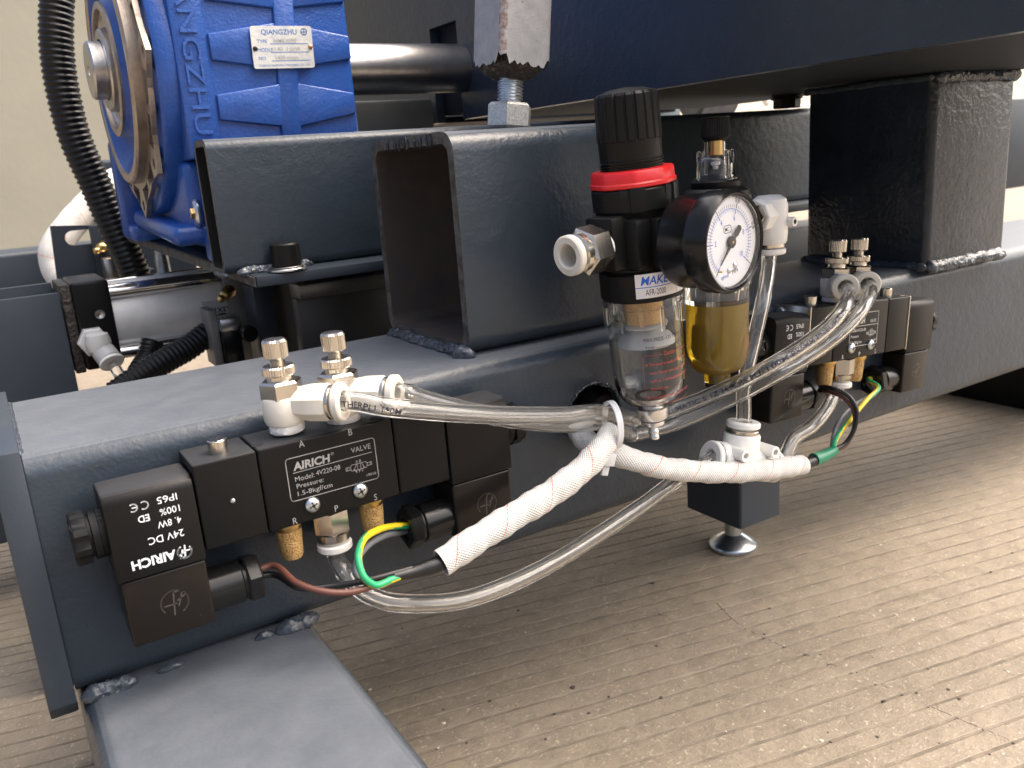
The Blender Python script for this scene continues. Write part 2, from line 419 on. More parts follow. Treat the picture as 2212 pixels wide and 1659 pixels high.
for (v, dz) in rows:
    for i, u in enumerate(us):
        vv = v + wav[i] + rnd.uniform(-.25, .25); x = 300 + u * ca - vv * sa; y = u * sa + vv * ca
        k = .45 + .55 * abs(sin(u * .011 + v * .02 + 1.3))
        vt.append((x, y, GZ + dz * k + rnd.uniform(-.12, .12)))
n = len(us)
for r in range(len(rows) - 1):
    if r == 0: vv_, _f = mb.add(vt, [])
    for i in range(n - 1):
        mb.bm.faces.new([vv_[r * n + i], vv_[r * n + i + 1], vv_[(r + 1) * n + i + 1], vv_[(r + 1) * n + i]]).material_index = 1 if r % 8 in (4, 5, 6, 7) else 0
groove_dark = mat('dark_groove', (.125, .104, .078), .85, bump=((700, .5),), var=(45, (.215, .178, .132), .40, .62))  # darker, patchy second colour for the groove walls and bottoms
fl = part('floor', mb, [concrete, groove_dark], kind='structure', sharp=180, flip=False)
mb = MB(); mb.add([(-60000, -60000, GZ - 3), (60000, -60000, GZ - 3), (60000, 60000, GZ - 3), (-60000, 60000, GZ - 3)], [(0, 1, 2, 3)])
part('ground', mb, concrete, kind='structure', flip=False)
# slab joint: a shallow ridge of dried slurry and grit along an old joint, crossing the grooves
def joint(pts, wd, seed):
    r_ = random.Random(seed); q = spline([(x, y, 0) for x, y in pts], 2.2); mb = MB(); vs = []
    for p in q:
        a, c = r_.uniform(.4, 1) * wd, r_.uniform(.4, 1) * wd
        vs += [(p.x - a, p.y + r_.uniform(-.5, .5), GZ - .3), (p.x + r_.uniform(-.4, .4), p.y, GZ + .35 * r_.random()), (p.x + c, p.y + r_.uniform(-.5, .5), GZ - .3)]
    fs = []
    for i in range(len(q) - 1): fs += [(3 * i, 3 * i + 1, 3 * i + 4, 3 * i + 3), (3 * i + 1, 3 * i + 2, 3 * i + 5, 3 * i + 4)]
    mb.add(vs, fs); return mb
jm = mat('joint_grit', (.16, .13, .10), .8, bump=((700, .8),), var=(500, (.42, .36, .28), .45, .6))
part('floor_joint', joint([(365, 20), (356, -15), (366, -80), (376, -150), (392, -260)], .9, 4), jm, kind='structure')
part('floor_joint', joint([(300, 118), (322, 60), (330, 20)], .8, 5), mat('joint_pale', (.42, .36, .28), .8), kind='structure')
mb = MB()
for i in range(80):                                 # loose grit and crumbs
    a = PZ(rnd.uniform(700, 2200), rnd.uniform(1150, 1650), GZ); r = rnd.choice((.5, .6, .8, 1.1)) * (1.7 if i < 6 else 1)
    t = bmesh.new(); bmesh.ops.create_icosphere(t, subdivisions=1, radius=r)
    for q in t.verts: q.co = V((q.co.x * rnd.uniform(.7, 1.4), q.co.y * rnd.uniform(.7, 1.4), q.co.z * .55)) + a
    mb.merge(t, None, 0 if rnd.random() < .6 else 1)
part('loose_grit', mb, [mat('grit_dark', (.05, .042, .035), .8), mat('grit_pale', (.45, .40, .33), .8)], kind='stuff')

# yard walls far behind
wallm = mat('beige_wall', (.25, .245, .20), .8, bump=((30, 1),), var=(1.2, (.21, .205, .165), .3, .7))
creamw = mat('cream_wall', (.80, .74, .62), .8, bump=((40, 1),), var=(3, (.70, .62, .48), .4, .7))
mb = MB(); mb.box(-5200, 2050, 4300, 4420, GZ - 2, 1500); o = solo('yard_wall', mb, wallm, 'plain beige wall far behind the machine, blurred, beyond the black conduit', 'wall')
mb = MB(); mb.box(2052, 9000, 3600, 3720, GZ - 2, 1100); solo('boundary_wall', mb, creamw, 'bright cream wall seen through the gap under the overhead beam', 'wall')

# ================================================================ MACHINE FRAME
fr_ = thing('machine_frame', 'dark navy welded steel frame of box beams carrying all the valves and fittings', 'machine frame', (0, 55, GZ))
def rr(w_, h_, r, x0=0.0, y0=0.0, n=6): return rrect(x0, x0 + w_, y0, y0 + h_, r, n)
# main beam: section in YZ (y 0..112, z -100..0), length along X
mb = MB(); rtube(mb, rr(112, 100, 9, 0, -100), rr(102, 90, 5, 5, -95), ALONGX @ TR(0, 0, 0), 1500, 0, 1, 0)
me_t = bpy.data.meshes.new('t'); mb.flip_check(); mb.bm.to_mesh(me_t); mb.bm.free()
ob = bpy.data.objects.new('t', me_t); COL.objects.link(ob)
mb = MB(); r_ = random.Random(11); hc = P(1284, 896, 0)
poly = []
for i in range(64):
    a = 2 * pi * i / 64; R = 17.0 + r_.uniform(-.7, .7) + .8 * sin(3 * a + 1)
    poly.append((hc.x + R * cos(a) * .98, hc.z + R * sin(a) * 1.0))
mb.prism(poly, ALONGY @ TR(0, 0, -12), 24)
mb.flip_check(); mc = bpy.data.meshes.new('c'); mb.bm.to_mesh(mc); mb.bm.free()
oc = bpy.data.objects.new('c', mc); COL.objects.link(oc)
md = ob.modifiers.new('b', 'BOOLEAN'); md.object = oc; md.operation = 'DIFFERENCE'; md.solver = 'EXACT'
bpy.context.view_layer.update()
dg = bpy.context.evaluated_depsgraph_get(); mn = bpy.data.meshes.new_from_object(ob.evaluated_get(dg))
mb = MB(); mb.bm.from_mesh(mn); bpy.data.objects.remove(ob); bpy.data.objects.remove(oc)
for f in mb.bm.faces: f.material_index = min(f.material_index, 1)
part('main_beam', mb, [paint, gapm], fr_, world=True, flip=False, sharp=30)
mb = MB(); mb.tube([(hc.x + 17.3 * cos(2 * pi * i / 40), .2, hc.z + 17.3 * sin(2 * pi * i / 40)) for i in range(41)], .9, 8, rf=lambda l, T: .9 * (1 + .5 * sin(l * 1.7) * sin(l * .6)))
part('torch_cut_rim', mb, paint_hammer, fr_, world=True)
# chamfered end plate on the end of the beam
mb = MB(); mb.prism([(-3, 4), (114, 4), (114, -100), (108, -107), (3, -107), (-3, -100)], ALONGX @ TR(0, 0, -10.4), 10, bev=.5)
part('end_plate', mb, paint_smooth, fr_, world=True)
for a_ in (((-.4, 8, -.5), (-.4, 104, -.5), 1.4, 2, 0.3),):
    mb = MB(); weld(mb, a_[0], a_[1], a_[2], seed=a_[3], amp=a_[4]); part('weld_bead', mb, weldm, fr_, world=True)
# base beam running towards the viewer on the floor
mb = MB(); rtube(mb, rr(97, 96, 9, 0.5, -196.6), rr(87, 86, 5, 5.5, -191.6), ALONGY @ TR(0, 0, -520), 632)
part('base_beam', mb, paint, fr_, world=True, sharp=30)
for a_ in (((1, -2, -100), (22, -2.5, -99.5), 3.6, 5, .5), ((30, -1.5, -100), (40, -1, -100), 1.6, 6, .5),):
    mb = MB(); weld(mb, a_[0], a_[1], a_[2], seed=a_[3], amp=a_[4]); part('weld_bead', mb, weldm, fr_, world=True)
for a_ in (((79, -3, -100), (99, -2, -99), 3.8, 8, .5), ((70, -2, -100.5), (78, -2.5, -100), 2.2, 12, .5),):
    mb = MB(); weld(mb, a_[0], a_[1], a_[2], seed=a_[3], amp=a_[4]); part('weld_bead', mb, weldm, fr_, world=True)
# open square tube lying on the beam
mb = MB(); r_ = random.Random(5)
rtube(mb, rr(95, 107, 10, 13, .4), rr(84, 96, 6, 18.5, 5.9), ALONGX @ TR(0, 0, 196), 112, 0, 1, 2)
part('square_tube', mb, [paint, rust, rawcut], fr_, world=True, sharp=30)
mb = MB()
for i in range(9):                                   # drips of slag on the cut edge
    y = 34 + i * 6.2 + r_.uniform(-2, 2); t = bmesh.new(); bmesh.ops.create_icosphere(t, subdivisions=2, radius=1)
    k = r_.uniform(.8, 1.7)
    for q in t.verts: q.co = V((q.co.x * .9, q.co.y * k, q.co.z * (1.2 + k))) + V((195.7, y, 105.2 - r_.uniform(0, 2.5)))
    mb.merge(t)
part('slag_drips', mb, paint_hammer, fr_, world=True, kind='stuff')
for a_ in (((193.8, 104, 1), (194.2, 16, 1), 3.4, 21, .55), ((194.5, 24, 1.2), (195.5, 10, 1.4), 4.4, 22, .6),):
    mb = MB(); weld(mb, a_[0], a_[1], a_[2], seed=a_[3], amp=a_[4]); part('weld_bead', mb, weldm, fr_, world=True)
# upright post with its weld, welded to the plate under the overhead beam
mb = MB(); rtube(mb, rr(95, 101, 5, 543, -2.5), rr(85, 91, 2, 548, 2.5), TR(0, 0, .4), 122.4)
part('upright_post', mb, paint_hammer, fr_, world=True, sharp=30)
for a_ in (((540, 100, 1), (541, -4, 1), 3.2, 31, 0.3), ((541, -4, .5), (634, -4.5, .5), 3.8, 32, .5), ((540, -5, 123), (638, -5, 123.5), 3.6, 33, .5), ((541, 100, 123.5), (540, -4, 123.5), 2.2, 34, 0.3),):
    mb = MB(); weld(mb, a_[0], a_[1], a_[2], seed=a_[3], amp=a_[4]); part('weld_bead', mb, weldm, fr_, world=True)
# leg with a screw foot under the beam
mb = MB(); rtube(mb, rr(41, 54, 2.5, 412, 42), rr(35, 48, 1.5, 415, 45), TR(0, 0, -168), 68); mb.box(414, 451, 44.7, 93.3, -168.6, -165)
part('leg', mb, paint_smooth, fr_, world=True, sharp=30)
fc = PZ(1580, 1188, GZ)
mb = MB(); mb.lathe([(0, 0), (17, 0), (17.6, 1), (17.6, 3), (16.6, 4.4), (9.5, 9), (7, 10.5), (6, 11), (6, 46), (0, 46)], TR(432.5, 69, GZ), 32)
part('screw_foot', mb, zinc, fr_, world=True)
# far leg behind the end plate
mb = MB(); mb.box(-15, 25, 190, 228, GZ, -40, 3)
part('rear_leg', mb, paint_smooth, fr_, world=True)

# ================================================================ overhead beam (runs towards the viewer, notched for the shaft)
ob_ = thing('overhead_beam', 'big dark navy beam passing over the post and shaft at the top', 'steel beam', (500, 0, 126.5))
mb = MB(); n0, n1 = 298, 345
prof = [(-170, 126.5), (n0, 126.5), (n0, 203), (n1, 203), (n1, 126.5), (900, 126.5), (900, 300), (-170, 300)]
X0 = 363
mb.prism([(y, z) for y, z in prof], ALONGX @ TR(0, 0, X0), 8)
part('side_plate', mb, paint, ob_, world=True)
mb = MB(); mb.box(X0 + 8, 640, -170, n0, 126.5, 131.5); mb.box(X0 + 8, 640, n1, 900, 126.5, 131.5); part('bottom_plate', mb, paint_shaded, ob_, world=True)
mb = MB(); mb.box(632, 640, -170, 900, 131.5, 300); part('far_side_plate', mb, paint_smooth, ob_, world=True)
mb = MB(); mb.box(X0 + 9, 430, n0 - 8, n1 + 8, 133, 208); part('notch_shade', mb, gapm, ob_, world=True)  # near-black block added behind the cut; its colour is the notch's shade
for px, py, yy, m_, lab in ((1700, 203, 160, blkmatt, 'black hex bolt hanging under the overhead beam, nearer the regulator'), (1878, 182, 60, paint_smooth, 'painted hex bolt under the overhead beam beside the post')):
    c = P(px, py, yy)
    b_ = thing('hex_bolt', lab, 'bolt', (c.x, c.y, 126.5), group='bolts under the overhead beam')
    c.z = 126.5
    mb = MB(); mb.cyl(c + V((0, 0, -10.5)), c + V((0, 0, -3)), 11, 6, a0=.3, bev=.8); part('bolt_head', mb, m_, b_, world=True, sharp=20)
    mb = MB(); mb.cyl(c + V((0, 0, -3.5)), c + V((0, 0, -.3)), 12.5, 24); part('washer', mb, m_, b_, world=True)

# ================================================================ gearbox mount: plate and flat tube behind the beam
TILT = TR(0, 150, 38.5) @ RX(3.7) @ TR(0, -150, -38.5)
gm = thing('gearbox_mount', 'dark steel shelf plate with a flat box tube welded on it', 'mounting plate', (300, 300, 30))
mb = MB(); mb.prism([(133, 144), (900, 146), (900, 470), (105, 470)], TILT @ TR(0, 0, 32.3), 6.2, bev=.5); part('shelf_plate', mb, [paint_smooth], gm, world=True)
mb = MB(); mb.prism([(132.6, 145), (104.6, 469), (103.8, 469), (131.8, 145)], TILT @ TR(0, 0, 32.6), 5.4); part('cut_edge', mb, rawcut, gm, world=True)
mb = MB(); rtube(mb, rr(29, 76.5, 6, 160, 39), rr(22.5, 69, 3.5, 163.2, 42.8), ALONGX @ TR(0, 0, 120), 780, 0, 1, 2); part('flat_tube', mb, [paint, gapm, rawcut], gm, world=True, sharp=30)
for a_ in (((126, 158.5, 40), (172, 158.5, 40), 2.8, 41, .55), ((120.5, 161, 39), (121, 186, 39), 1.8, 42, .5),):
    mb = MB(); weld(mb, a_[0], a_[1], a_[2], seed=a_[3], amp=a_[4]); part('weld_bead', mb, weldm, gm, world=True)
for a_ in (((640, 158, 40), (720, 158, 40), 3.6, 43, .5),):
    mb = MB(); weld(mb, a_[0], a_[1], a_[2], seed=a_[3], amp=a_[4]); part('weld_bead', mb, weldm, gm, world=True)
c = P(627, 556, .0); bc = V((154, 152, 38.7))
sc_ = thing('cap_screw', 'black socket cap screw standing on the shelf plate before the flat tube', 'screw', bc)
mb = MB(); mb.cyl(bc + V((0, 0, 2.4)), bc + V((0, 0, 16)), 8.6, 32, bev=.9, fmod=lambda k, j: 1 - .018 * (j % 2)); part('screw_head', mb, blkmatt, sc_, world=True)
mb = MB(); mb.ring(bc + V((0, 0, .1)), bc + V((0, 0, 1.6)), 11.5, 6, bev=.3); part('washer', mb, zinc, sc_, world=True)
mb = MB(); mb.ring(bc + V((0, 0, 1.6)), bc + V((0, 0, 2.6)), 9.4, 6, bev=.3); part('spring_washer', mb, steeld, sc_, world=True)
a_ = P(1720, 493, 300); mb = MB(); mb.box(480, 900, 300, 360, -90, a_.z, 3); part('support_rail', mb, paint_smooth, gm, world=True)
# grey steel block and dark panel below the shelf
mb = MB(); mb.box(190, 262, 236, 320, -60, 31.8, 1); mb.box(176, 290, 214, 224, -90, 12, .8)
part('hanging_panel', mb, mat('brown_grey_panel', (.07, .066, .06), .35, .3, var=(25, (.05, .047, .045), .35, .7)), gm, world=True)
mb = MB(); mb.box(176, 290, 205, 226, 12.4, 22, .8); part('panel_cap', mb, steeld, gm, world=True)

# ================================================================ blue gearbox
gb = thing('gearbox', 'blue painted cast gearbox with ribbed side and bare machined flange', 'gearbox', (170, 300, 38.5))
FY = 205.0; ZC = 168.0; YC = 300.0
mb = MB(); mb.box(128, 232, FY, 395, 50, 290, 5, 3)
def ribp(pts, y, h):
    q = [P(px, py, y) for px, py in pts]
    mb.prism([(p.x, p.z) for p in q], ALONGY @ TR(0, 0, y - h), h + 1, bev=.9)
ribp([(583, -40), (628, -40), (650, 300), (608, 300)], FY, 2.6)
for L_, R_ in ((((446, 73), (590, 50), (606, 150), (456, 131)), ((626, 53), (751, 79), (757, 128), (630, 148))),
               (((466, 205), (606, 181), (622, 275), (474, 260)), ((634, 179), (762, 201), (766, 246), (640, 275))),
               (((440, -60), (580, -80), (590, 19), (440, 0)), ((610, -80), (742, -60), (744, 5), (620, 18)))):
    ribp(L_, FY, 2.5); ribp(R_, FY, 2.4)
mb.box(232, 240, 235, 365, 105, 235, 3)
part('housing', mb, blue, gb, world=True, sharp=50)
# embossed maker's lettering down a raised strip
mb = MB(); mb.box(121, 141, FY - 1.5, FY + 30, 106, 290, 2)
part('lettering_strip', mb, blue, gb, world=True)
mb = MB(); fn = lambda u, v: V((128.6 + v * 1.0 - 3.4 + (u * -.02), FY - 2.4, 222 - u))
for dy in (0, .35, .7):
    text(mb, 'QIANGZHU', 10.5, lambda u, v, d=dy: V((126.0 + v, FY - 1.6 - d * 2, 226 - u)), width=106, bold=.012 - .012 * dy)
part('embossed_lettering', mb, blue, gb, world=True, flip=False)
AX = Matrix.Translation(V((107, YC, ZC))) @ RY(-90)  # local z points to -X (out of the flange)
mb = MB(); mb.lathe([(0, -26), (92, -26), (95, -18), (95, -6), (93, -3.2), (0, -3.2)], AX, 72); part('drum', mb, blue, gb, world=True)
# machined star flange with lugs, pockets and bolt holes (a filled 2D outline with holes)
cu = bpy.data.curves.new('flange', 'CURVE'); cu.dimensions = '2D'; cu.fill_mode = 'BOTH'; cu.extrude = 1.6; cu.bevel_depth = 0
def loop(pts):
    sp = cu.splines.new('POLY'); sp.points.add(len(pts) - 1); sp.use_cyclic_u = True
    for q, (x, y) in zip(sp.points, pts): q.co = (x, y, 0, 1)
out = []
for i in range(240):
    a = 2 * pi * i / 240; d = abs(((a + pi / 2) % (pi / 4)) - pi / 8) / (pi / 8)       # 1 at a lug
    out.append((a, 86.5 + 10.5 * max(0, (d - .45) / .55) ** 1.3))
loop([(r * cos(a), r * sin(a)) for a, r in out]); loop([(66.5 * cos(2 * pi * i / 96), 66.5 * sin(2 * pi * i / 96)) for i in range(96)])
for k in range(8):
    a = -pi / 2 + k * pi / 4; loop([(88.5 * cos(a) + 3.6 * cos(t * pi / 8), 88.5 * sin(a) + 3.6 * sin(t * pi / 8)) for t in range(16)])
    for sg in (-1, 1):
        q = []
        for t in range(7): b = a + sg * radians(5.0 + 15.5 * t / 6); q.append((77.5 * cos(b), 77.5 * sin(b)))
        for t in range(7): b = a + sg * radians(20.5 - 13.5 * t / 6); rr_ = 83.2 + 6.5 * max(0, 1 - t / 6 * 1.0) * 0 + (6.0 * (t / 6)); q.append((rr_ * cos(b), rr_ * sin(b)))
        loop(q)
ot = bpy.data.objects.new('t', cu); mf = bpy.data.meshes.new_from_object(ot); bpy.data.objects.remove(ot)
mb = MB(); mb.bm.from_mesh(mf); bmesh.ops.remove_doubles(mb.bm, verts=mb.bm.verts[:], dist=.01); bmesh.ops.transform(mb.bm, matrix=AX @ RZ(90), verts=mb.bm.verts[:])
part('star_flange', mb, rawflange, gb, world=True, sharp=25)
mb = MB(); mb.lathe([(66, -3), (66, 7.0), (67, 8.2), (72, 8.2), (73.4, 7), (73.4, -2)], AX, 96); part('spigot_ring', mb, rawflange, gb, world=True)
mb = MB(); mb.lathe([(66.1, 7.2), (64, 5.5), (58, -2), (45, 3.5), (42, 8)], AX, 96); part('dished_face', mb, blue, gb, world=True)
mb = MB(); mb.lathe([(42.1, 3), (42.1, 9.4), (41, 10), (37.5, 10), (37, 9), (37, 2)], AX, 72); part('bearing_boss', mb, rawflange, gb, world=True)
mb = MB(); mb.lathe([(37, 4.5), (36.5, 7.2), (34.5, 7.2), (33.5, 6.0), (30, 5.6), (29, 7.2), (26.5, 7.2), (26, 4.5)], AX, 64); part('bearing', mb, steel, gb, world=True)
mb = MB(); mb.lathe([(26, 2), (26, 10.6), (25, 11.6), (19.5, 11.6), (19, 9)], AX, 64); part('inner_sleeve', mb, steel, gb, world=True)
mb = MB(); mb.lathe([(18.2, 0), (18.2, 19.2), (17, 20.4), (3.2, 20.4), (2.0, 16), (0, 15)], AX @ TR(0, 0, 0), 48); part('shaft_stub', mb, steel, gb, world=True)
mb = MB(); mb.box(118, 232, 220, 380, 50, 100, 4, M=TILT); mb.box(103, 240, 352, 392, 38.9, 51, 3, 2, M=TILT); mb.box(106, 240, FY + 12, 360, 50, 62, 4, 2, M=TILT); mb.box(124, 138, FY - 11, FY + 16, 39, 58, 3, 2, M=TILT); mb.box(126, 138, FY - 9, FY + 8, 50, 112, 3, 2, M=TILT)
mb.box(101, 130, 372, 392, 39, 112, 3, 2, M=TILT)
part('mounting_base', mb, blue, gb, world=True, sharp=50)
mb = MB(); c = V((120, 220, 74)); mb.cyl(c + V((4, 0, 0)), c, 9.5, 32, bev=1.5); part('sight_plug', mb, zinc, gb, world=True)
mb = MB(); c = V((120, 220, 74)); mb.cyl(c, c + V((-1.5, 0, 0)), 3.5, 6); part('plug_socket', mb, brass, gb, world=True)
# nameplate
np_ = [P(px, py, FY - 4) for px, py in ((538, 56), (672, 54), (680, 146), (549, 149))]
o_, ux, uz = np_[3], (np_[2] - np_[3]), (np_[0] - np_[3])
NW, NH = ux.length, uz.length; ux.normalize(); uz.normalize(); nrm = ux.cross(uz).normalized()
mb = MB(); mb.prism(rrect(0, NW, 0, NH, 1.6), Matrix((( ux.x, uz.x, nrm.x, o_.x), (ux.y, uz.y, nrm.y, o_.y), (ux.z, uz.z, nrm.z, o_.z), (0, 0, 0, 1))), .5)
npo = part('nameplate', mb, plate, gb, world=True)
fn = on_plane(o_ + nrm * .62, ux, uz); mb = MB()
text(mb, 'QIANGZHU', NH * .125, lambda u, v: fn(NW * .17 + u, NH * .80 + v), bold=.01)
stroke(mb, fn, arc(NW * .87, NH * .86, NH * .075, 0, 360, 20), .5); stroke(mb, fn, [(NW * .87, NH * .78), (NW * .87, NH * .94)], .5); stroke(mb, fn, [(NW * .82, NH * .86), (NW * .92, NH * .86)], .5)
for k, (s, yy) in enumerate((('TYPE', .60), ('MODLE', .40), ('NO', .20))):
    text(mb, s, NH * .085, lambda u, v: fn(NW * .09 + u, NH * yy + v)); stroke(mb, fn, [(NW * .30, NH * (yy - .02)), (NW * .92, NH * (yy - .02))], .35)
text(mb, 'ZHEJIANG QIANGZHU MACHINERY CO., LTD', NH * .05, lambda u, v: fn(NW * .08 + u, NH * .05 + v), width=NW * .84)
part('lettering', mb, inkb, npo, world=True, flip=False)
mb = MB(); fn2 = on_plane(o_ + nrm * .75, ux, uz)
for s, yy in (('NMRV090', .61), ('1:40  1.5kW', .41), ('1400 r/min', .21)): text(mb, s, NH * .10, lambda u, v: fn2(NW * .36 + u, NH * yy + v), bold=.008)
part('stamped_lettering', mb, MATS['stamp'] if 'stamp' in MATS else mat('stamp', (.40, .41, .40), .4, .3), npo, world=True, flip=False)
for qx in (.05, .955):
    c = o_ + ux * NW * qx + uz * NH * (.47 if qx < .5 else .5) + nrm * .5
    mb = MB(); mb.lathe([(1.5, 0), (1.4, .5), (.8, 1), (0, 1.15)], Matrix.Translation(c) @ nrm.to_track_quat('Z', 'Y').to_matrix().to_4x4(), 14)
    part('rivet', mb, charred if qx < .5 else mat('copper_rivet', (.5, .25, .12), .4, .8), npo, world=True)
# output shaft
mb = MB(); mb.cyl((240.5, YC - 4, 166), (371, YC - 4, 166), 18.6, 48, bev=4); solo('drive_shaft', mb, steel, 'bright steel shaft between the gearbox and the overhead beam', 'shaft')
mb = MB(); mb.box(275, 352, 330, 400, 98, 146, 2); solo('support_block', mb, mat('dull_grey_steel', (.16, .165, .155), .5, .4, var=(15, (.12, .125, .12), .35, .7)), 'dull grey steel block below the drive shaft', 'steel block')

# ================================================================ adjusting leg: grey square bar, torn weld, stud and nut on the square tube
al = thing('adjusting_leg', 'grey square bar with burnt weld on a zinc stud and nut', 'adjusting leg', (256, 60, 107.6))
LM = TR(257.5, 61, 107.5) @ RY(7.0)
mb = MB(); h = 15.5; r_ = random.Random(9)
sq = rrect(-h, h, -h, h, 3.2, 3); per = []
for i in range(len(sq)):
    a, b = V(sq[i]), V(sq[(i + 1) % len(sq)]); k = max(1, int((b - a).length / 1.6))
    for t in range(k): per.append(a.lerp(b, t / k))
nP = len(per); lo = []; hi = []; inn = []
for q in per:
    ang = atan2(q.y, q.x); z = 32.5 + r_.uniform(-1.3, 1.3) + 2.2 * (abs(cos(2 * ang)) < .3) * 1
    if q.x < -h + 4 and q.y < -h + 4: z += 1.5
    lo.append(mb.bm.verts.new(LM @ V((q.x, q.y, z)))); hi.append(mb.bm.verts.new(LM @ V((q.x, q.y, 150)))); inn.append(mb.bm.verts.new(LM @ V((q.x * .8, q.y * .8, z + .6))))
for i in range(nP):
    j = (i + 1) % nP; xx = (per[i] + per[j]) / 2
    mb.bm.faces.new([lo[i], lo[j], hi[j], hi[i]]).material_index = 1 if (xx.x < -h + 3.2 and xx.y < -h + 3.2) else 0
    mb.bm.faces.new([lo[j], lo[i], inn[i], inn[j]]).material_index = 2
part('square_bar', mb, [greybar, seam, charred], al, world=True, sharp=30)
t = bmesh.new(); bmesh.ops.create_icosphere(t, subdivisions=4, radius=1)
from mathutils import noise as mn_
for q in t.verts:
    d = q.co.copy(); k = 1 + .16 * mn_.noise(d * 3.1) + .10 * mn_.noise(d * 8)
    q.co = V((max(-15, min(15, d.x * 15.5 * k)), max(-15, min(15, d.y * 15.5 * k)), 33.5 + d.z * 8.2 * k))
mb = MB(); mb.merge(t, LM); part('burnt_weld', mb, charred, al, world=True, sharp=80)
mb = MB(); pr = []; z = -2.0
while z < 30: pr += [(6.1, z), (7.0, z + .55), (7.0, z + .85), (6.1, z + 1.4)]; z += 1.75
mb.lathe([(0, -2)] + pr + [(0, z)], LM, 28); part('threaded_stud', mb, zinc, al, world=True, sharp=50)
mb = MB(); mb.lathe([(0, .4), (10.8, .4), (12.6, 1.9), (12.6, 12.4), (11.0, 14), (7.1, 14), (6.8, 13)], LM @ RZ(-8), 6, a0=radians(0)); part('hex_nut', mb, nutm, al, world=True, sharp=20)

# ================================================================ SOLENOID VALVES
def logo(mb, fn, cx, cy_, r, wd):                    # ring with a slanted 7 1 monogram
    stroke(mb, fn, arc(cx, cy_, r, -60, 215, 28), wd)
    stroke(mb, fn, [(cx - r * .15, cy_ - r * 1.0), (cx + r * .02, cy_ + r * .85)], wd); stroke(mb, fn, [(cx + r * .02, cy_ + r * .85), (cx + r * .7, cy_ + r * .85), (cx + r * .25, cy_ - r * .35)], wd)
    stroke(mb, fn, [(cx - r * .75, cy_ - r * .12), (cx + r * .1, cy_ - r * .12)], wd); stroke(mb, fn, [(cx + r * .22, cy_ + r * .1), (cx + r * .9, cy_ + r * .45)], wd)
def print_coil(mb, fn, W):                           # fn(u, v): print turned upside down, u runs right-to-left, v up from the foot
    for s, x, y, h, wd, bo in (('AIRICH', 11.2, 4.2, 3.6, 15.5, .03), ('24V DC', 7, 12.2, 2.9, 12.6, 0), ('4. 8W', 7, 17.6, 2.7, 8.4, 0), ('100%', 6.8, 22.2, 2.7, 7, 0), ('ED', 17.6, 21.6, 2.7, 3.9, .01), ('IP65', 7, 26.9, 2.7, 7, 0)):
        text(mb, s, h, lambda u, v: fn(x + u, y + h - v), bold=bo, width=wd)
    logo(mb, lambda u, v: fn(u, 12.0 - v), 8.0, 6.0, 2.5, .55)
    for x in (18.6, 22.4): stroke(mb, fn, arc(x, 28, 1.45, 60, 300, 12), .42)
    stroke(mb, fn, [(21, 28), (22.6, 28)], .4)
def valve_symbol(mb, fn, x, y, k):
    for a in (0, 5): stroke(mb, fn, [(x + a * k, y), (x + (a + 5) * k, y), (x + (a + 5) * k, y + 4 * k), (x + a * k, y + 4 * k)], .22, closed=True)
    for a, b, c, d in ((1, 0, 4, 4), (4, .4, 4, 3.6), (6.2, 0, 6.2, 4), (9, 0, 6.8, 4), (2, .2, 2, 1.4), (8, .2, 8, 1.4)): stroke(mb, fn, [(x + a * k, y + b * k), (x + c * k, y + d * k)], .2)
    for s in (-1, 1):
        q = x if s < 0 else x + 10 * k
        stroke(mb, fn, [(q, y + 1 * k), (q + s * 3.6 * k, y + 1 * k), (q + s * 3.6 * k, y + 3 * k), (q, y + 3 * k)], .22, closed=True)
        stroke(mb, fn, [(q + s * 1.6 * k, y + 1 * k), (q + s * .4 * k, y + 2 * k), (q + s * 1.6 * k, y + 3 * k)], .2); stroke(mb, fn, [(q + s * 2.2 * k, y + 1 * k), (q + s * 3.1 * k, y + 3 * k)], .2)
    text(mb, 'A B', 1.15, lambda u, v: fn(x + 3.2 * k + u, y + 4.6 * k + v), width=3.6 * k); text(mb, 'R P S', 1.15, lambda u, v: fn(x + 2.5 * k + u, y - 1.9 * k + v), width=5 * k)

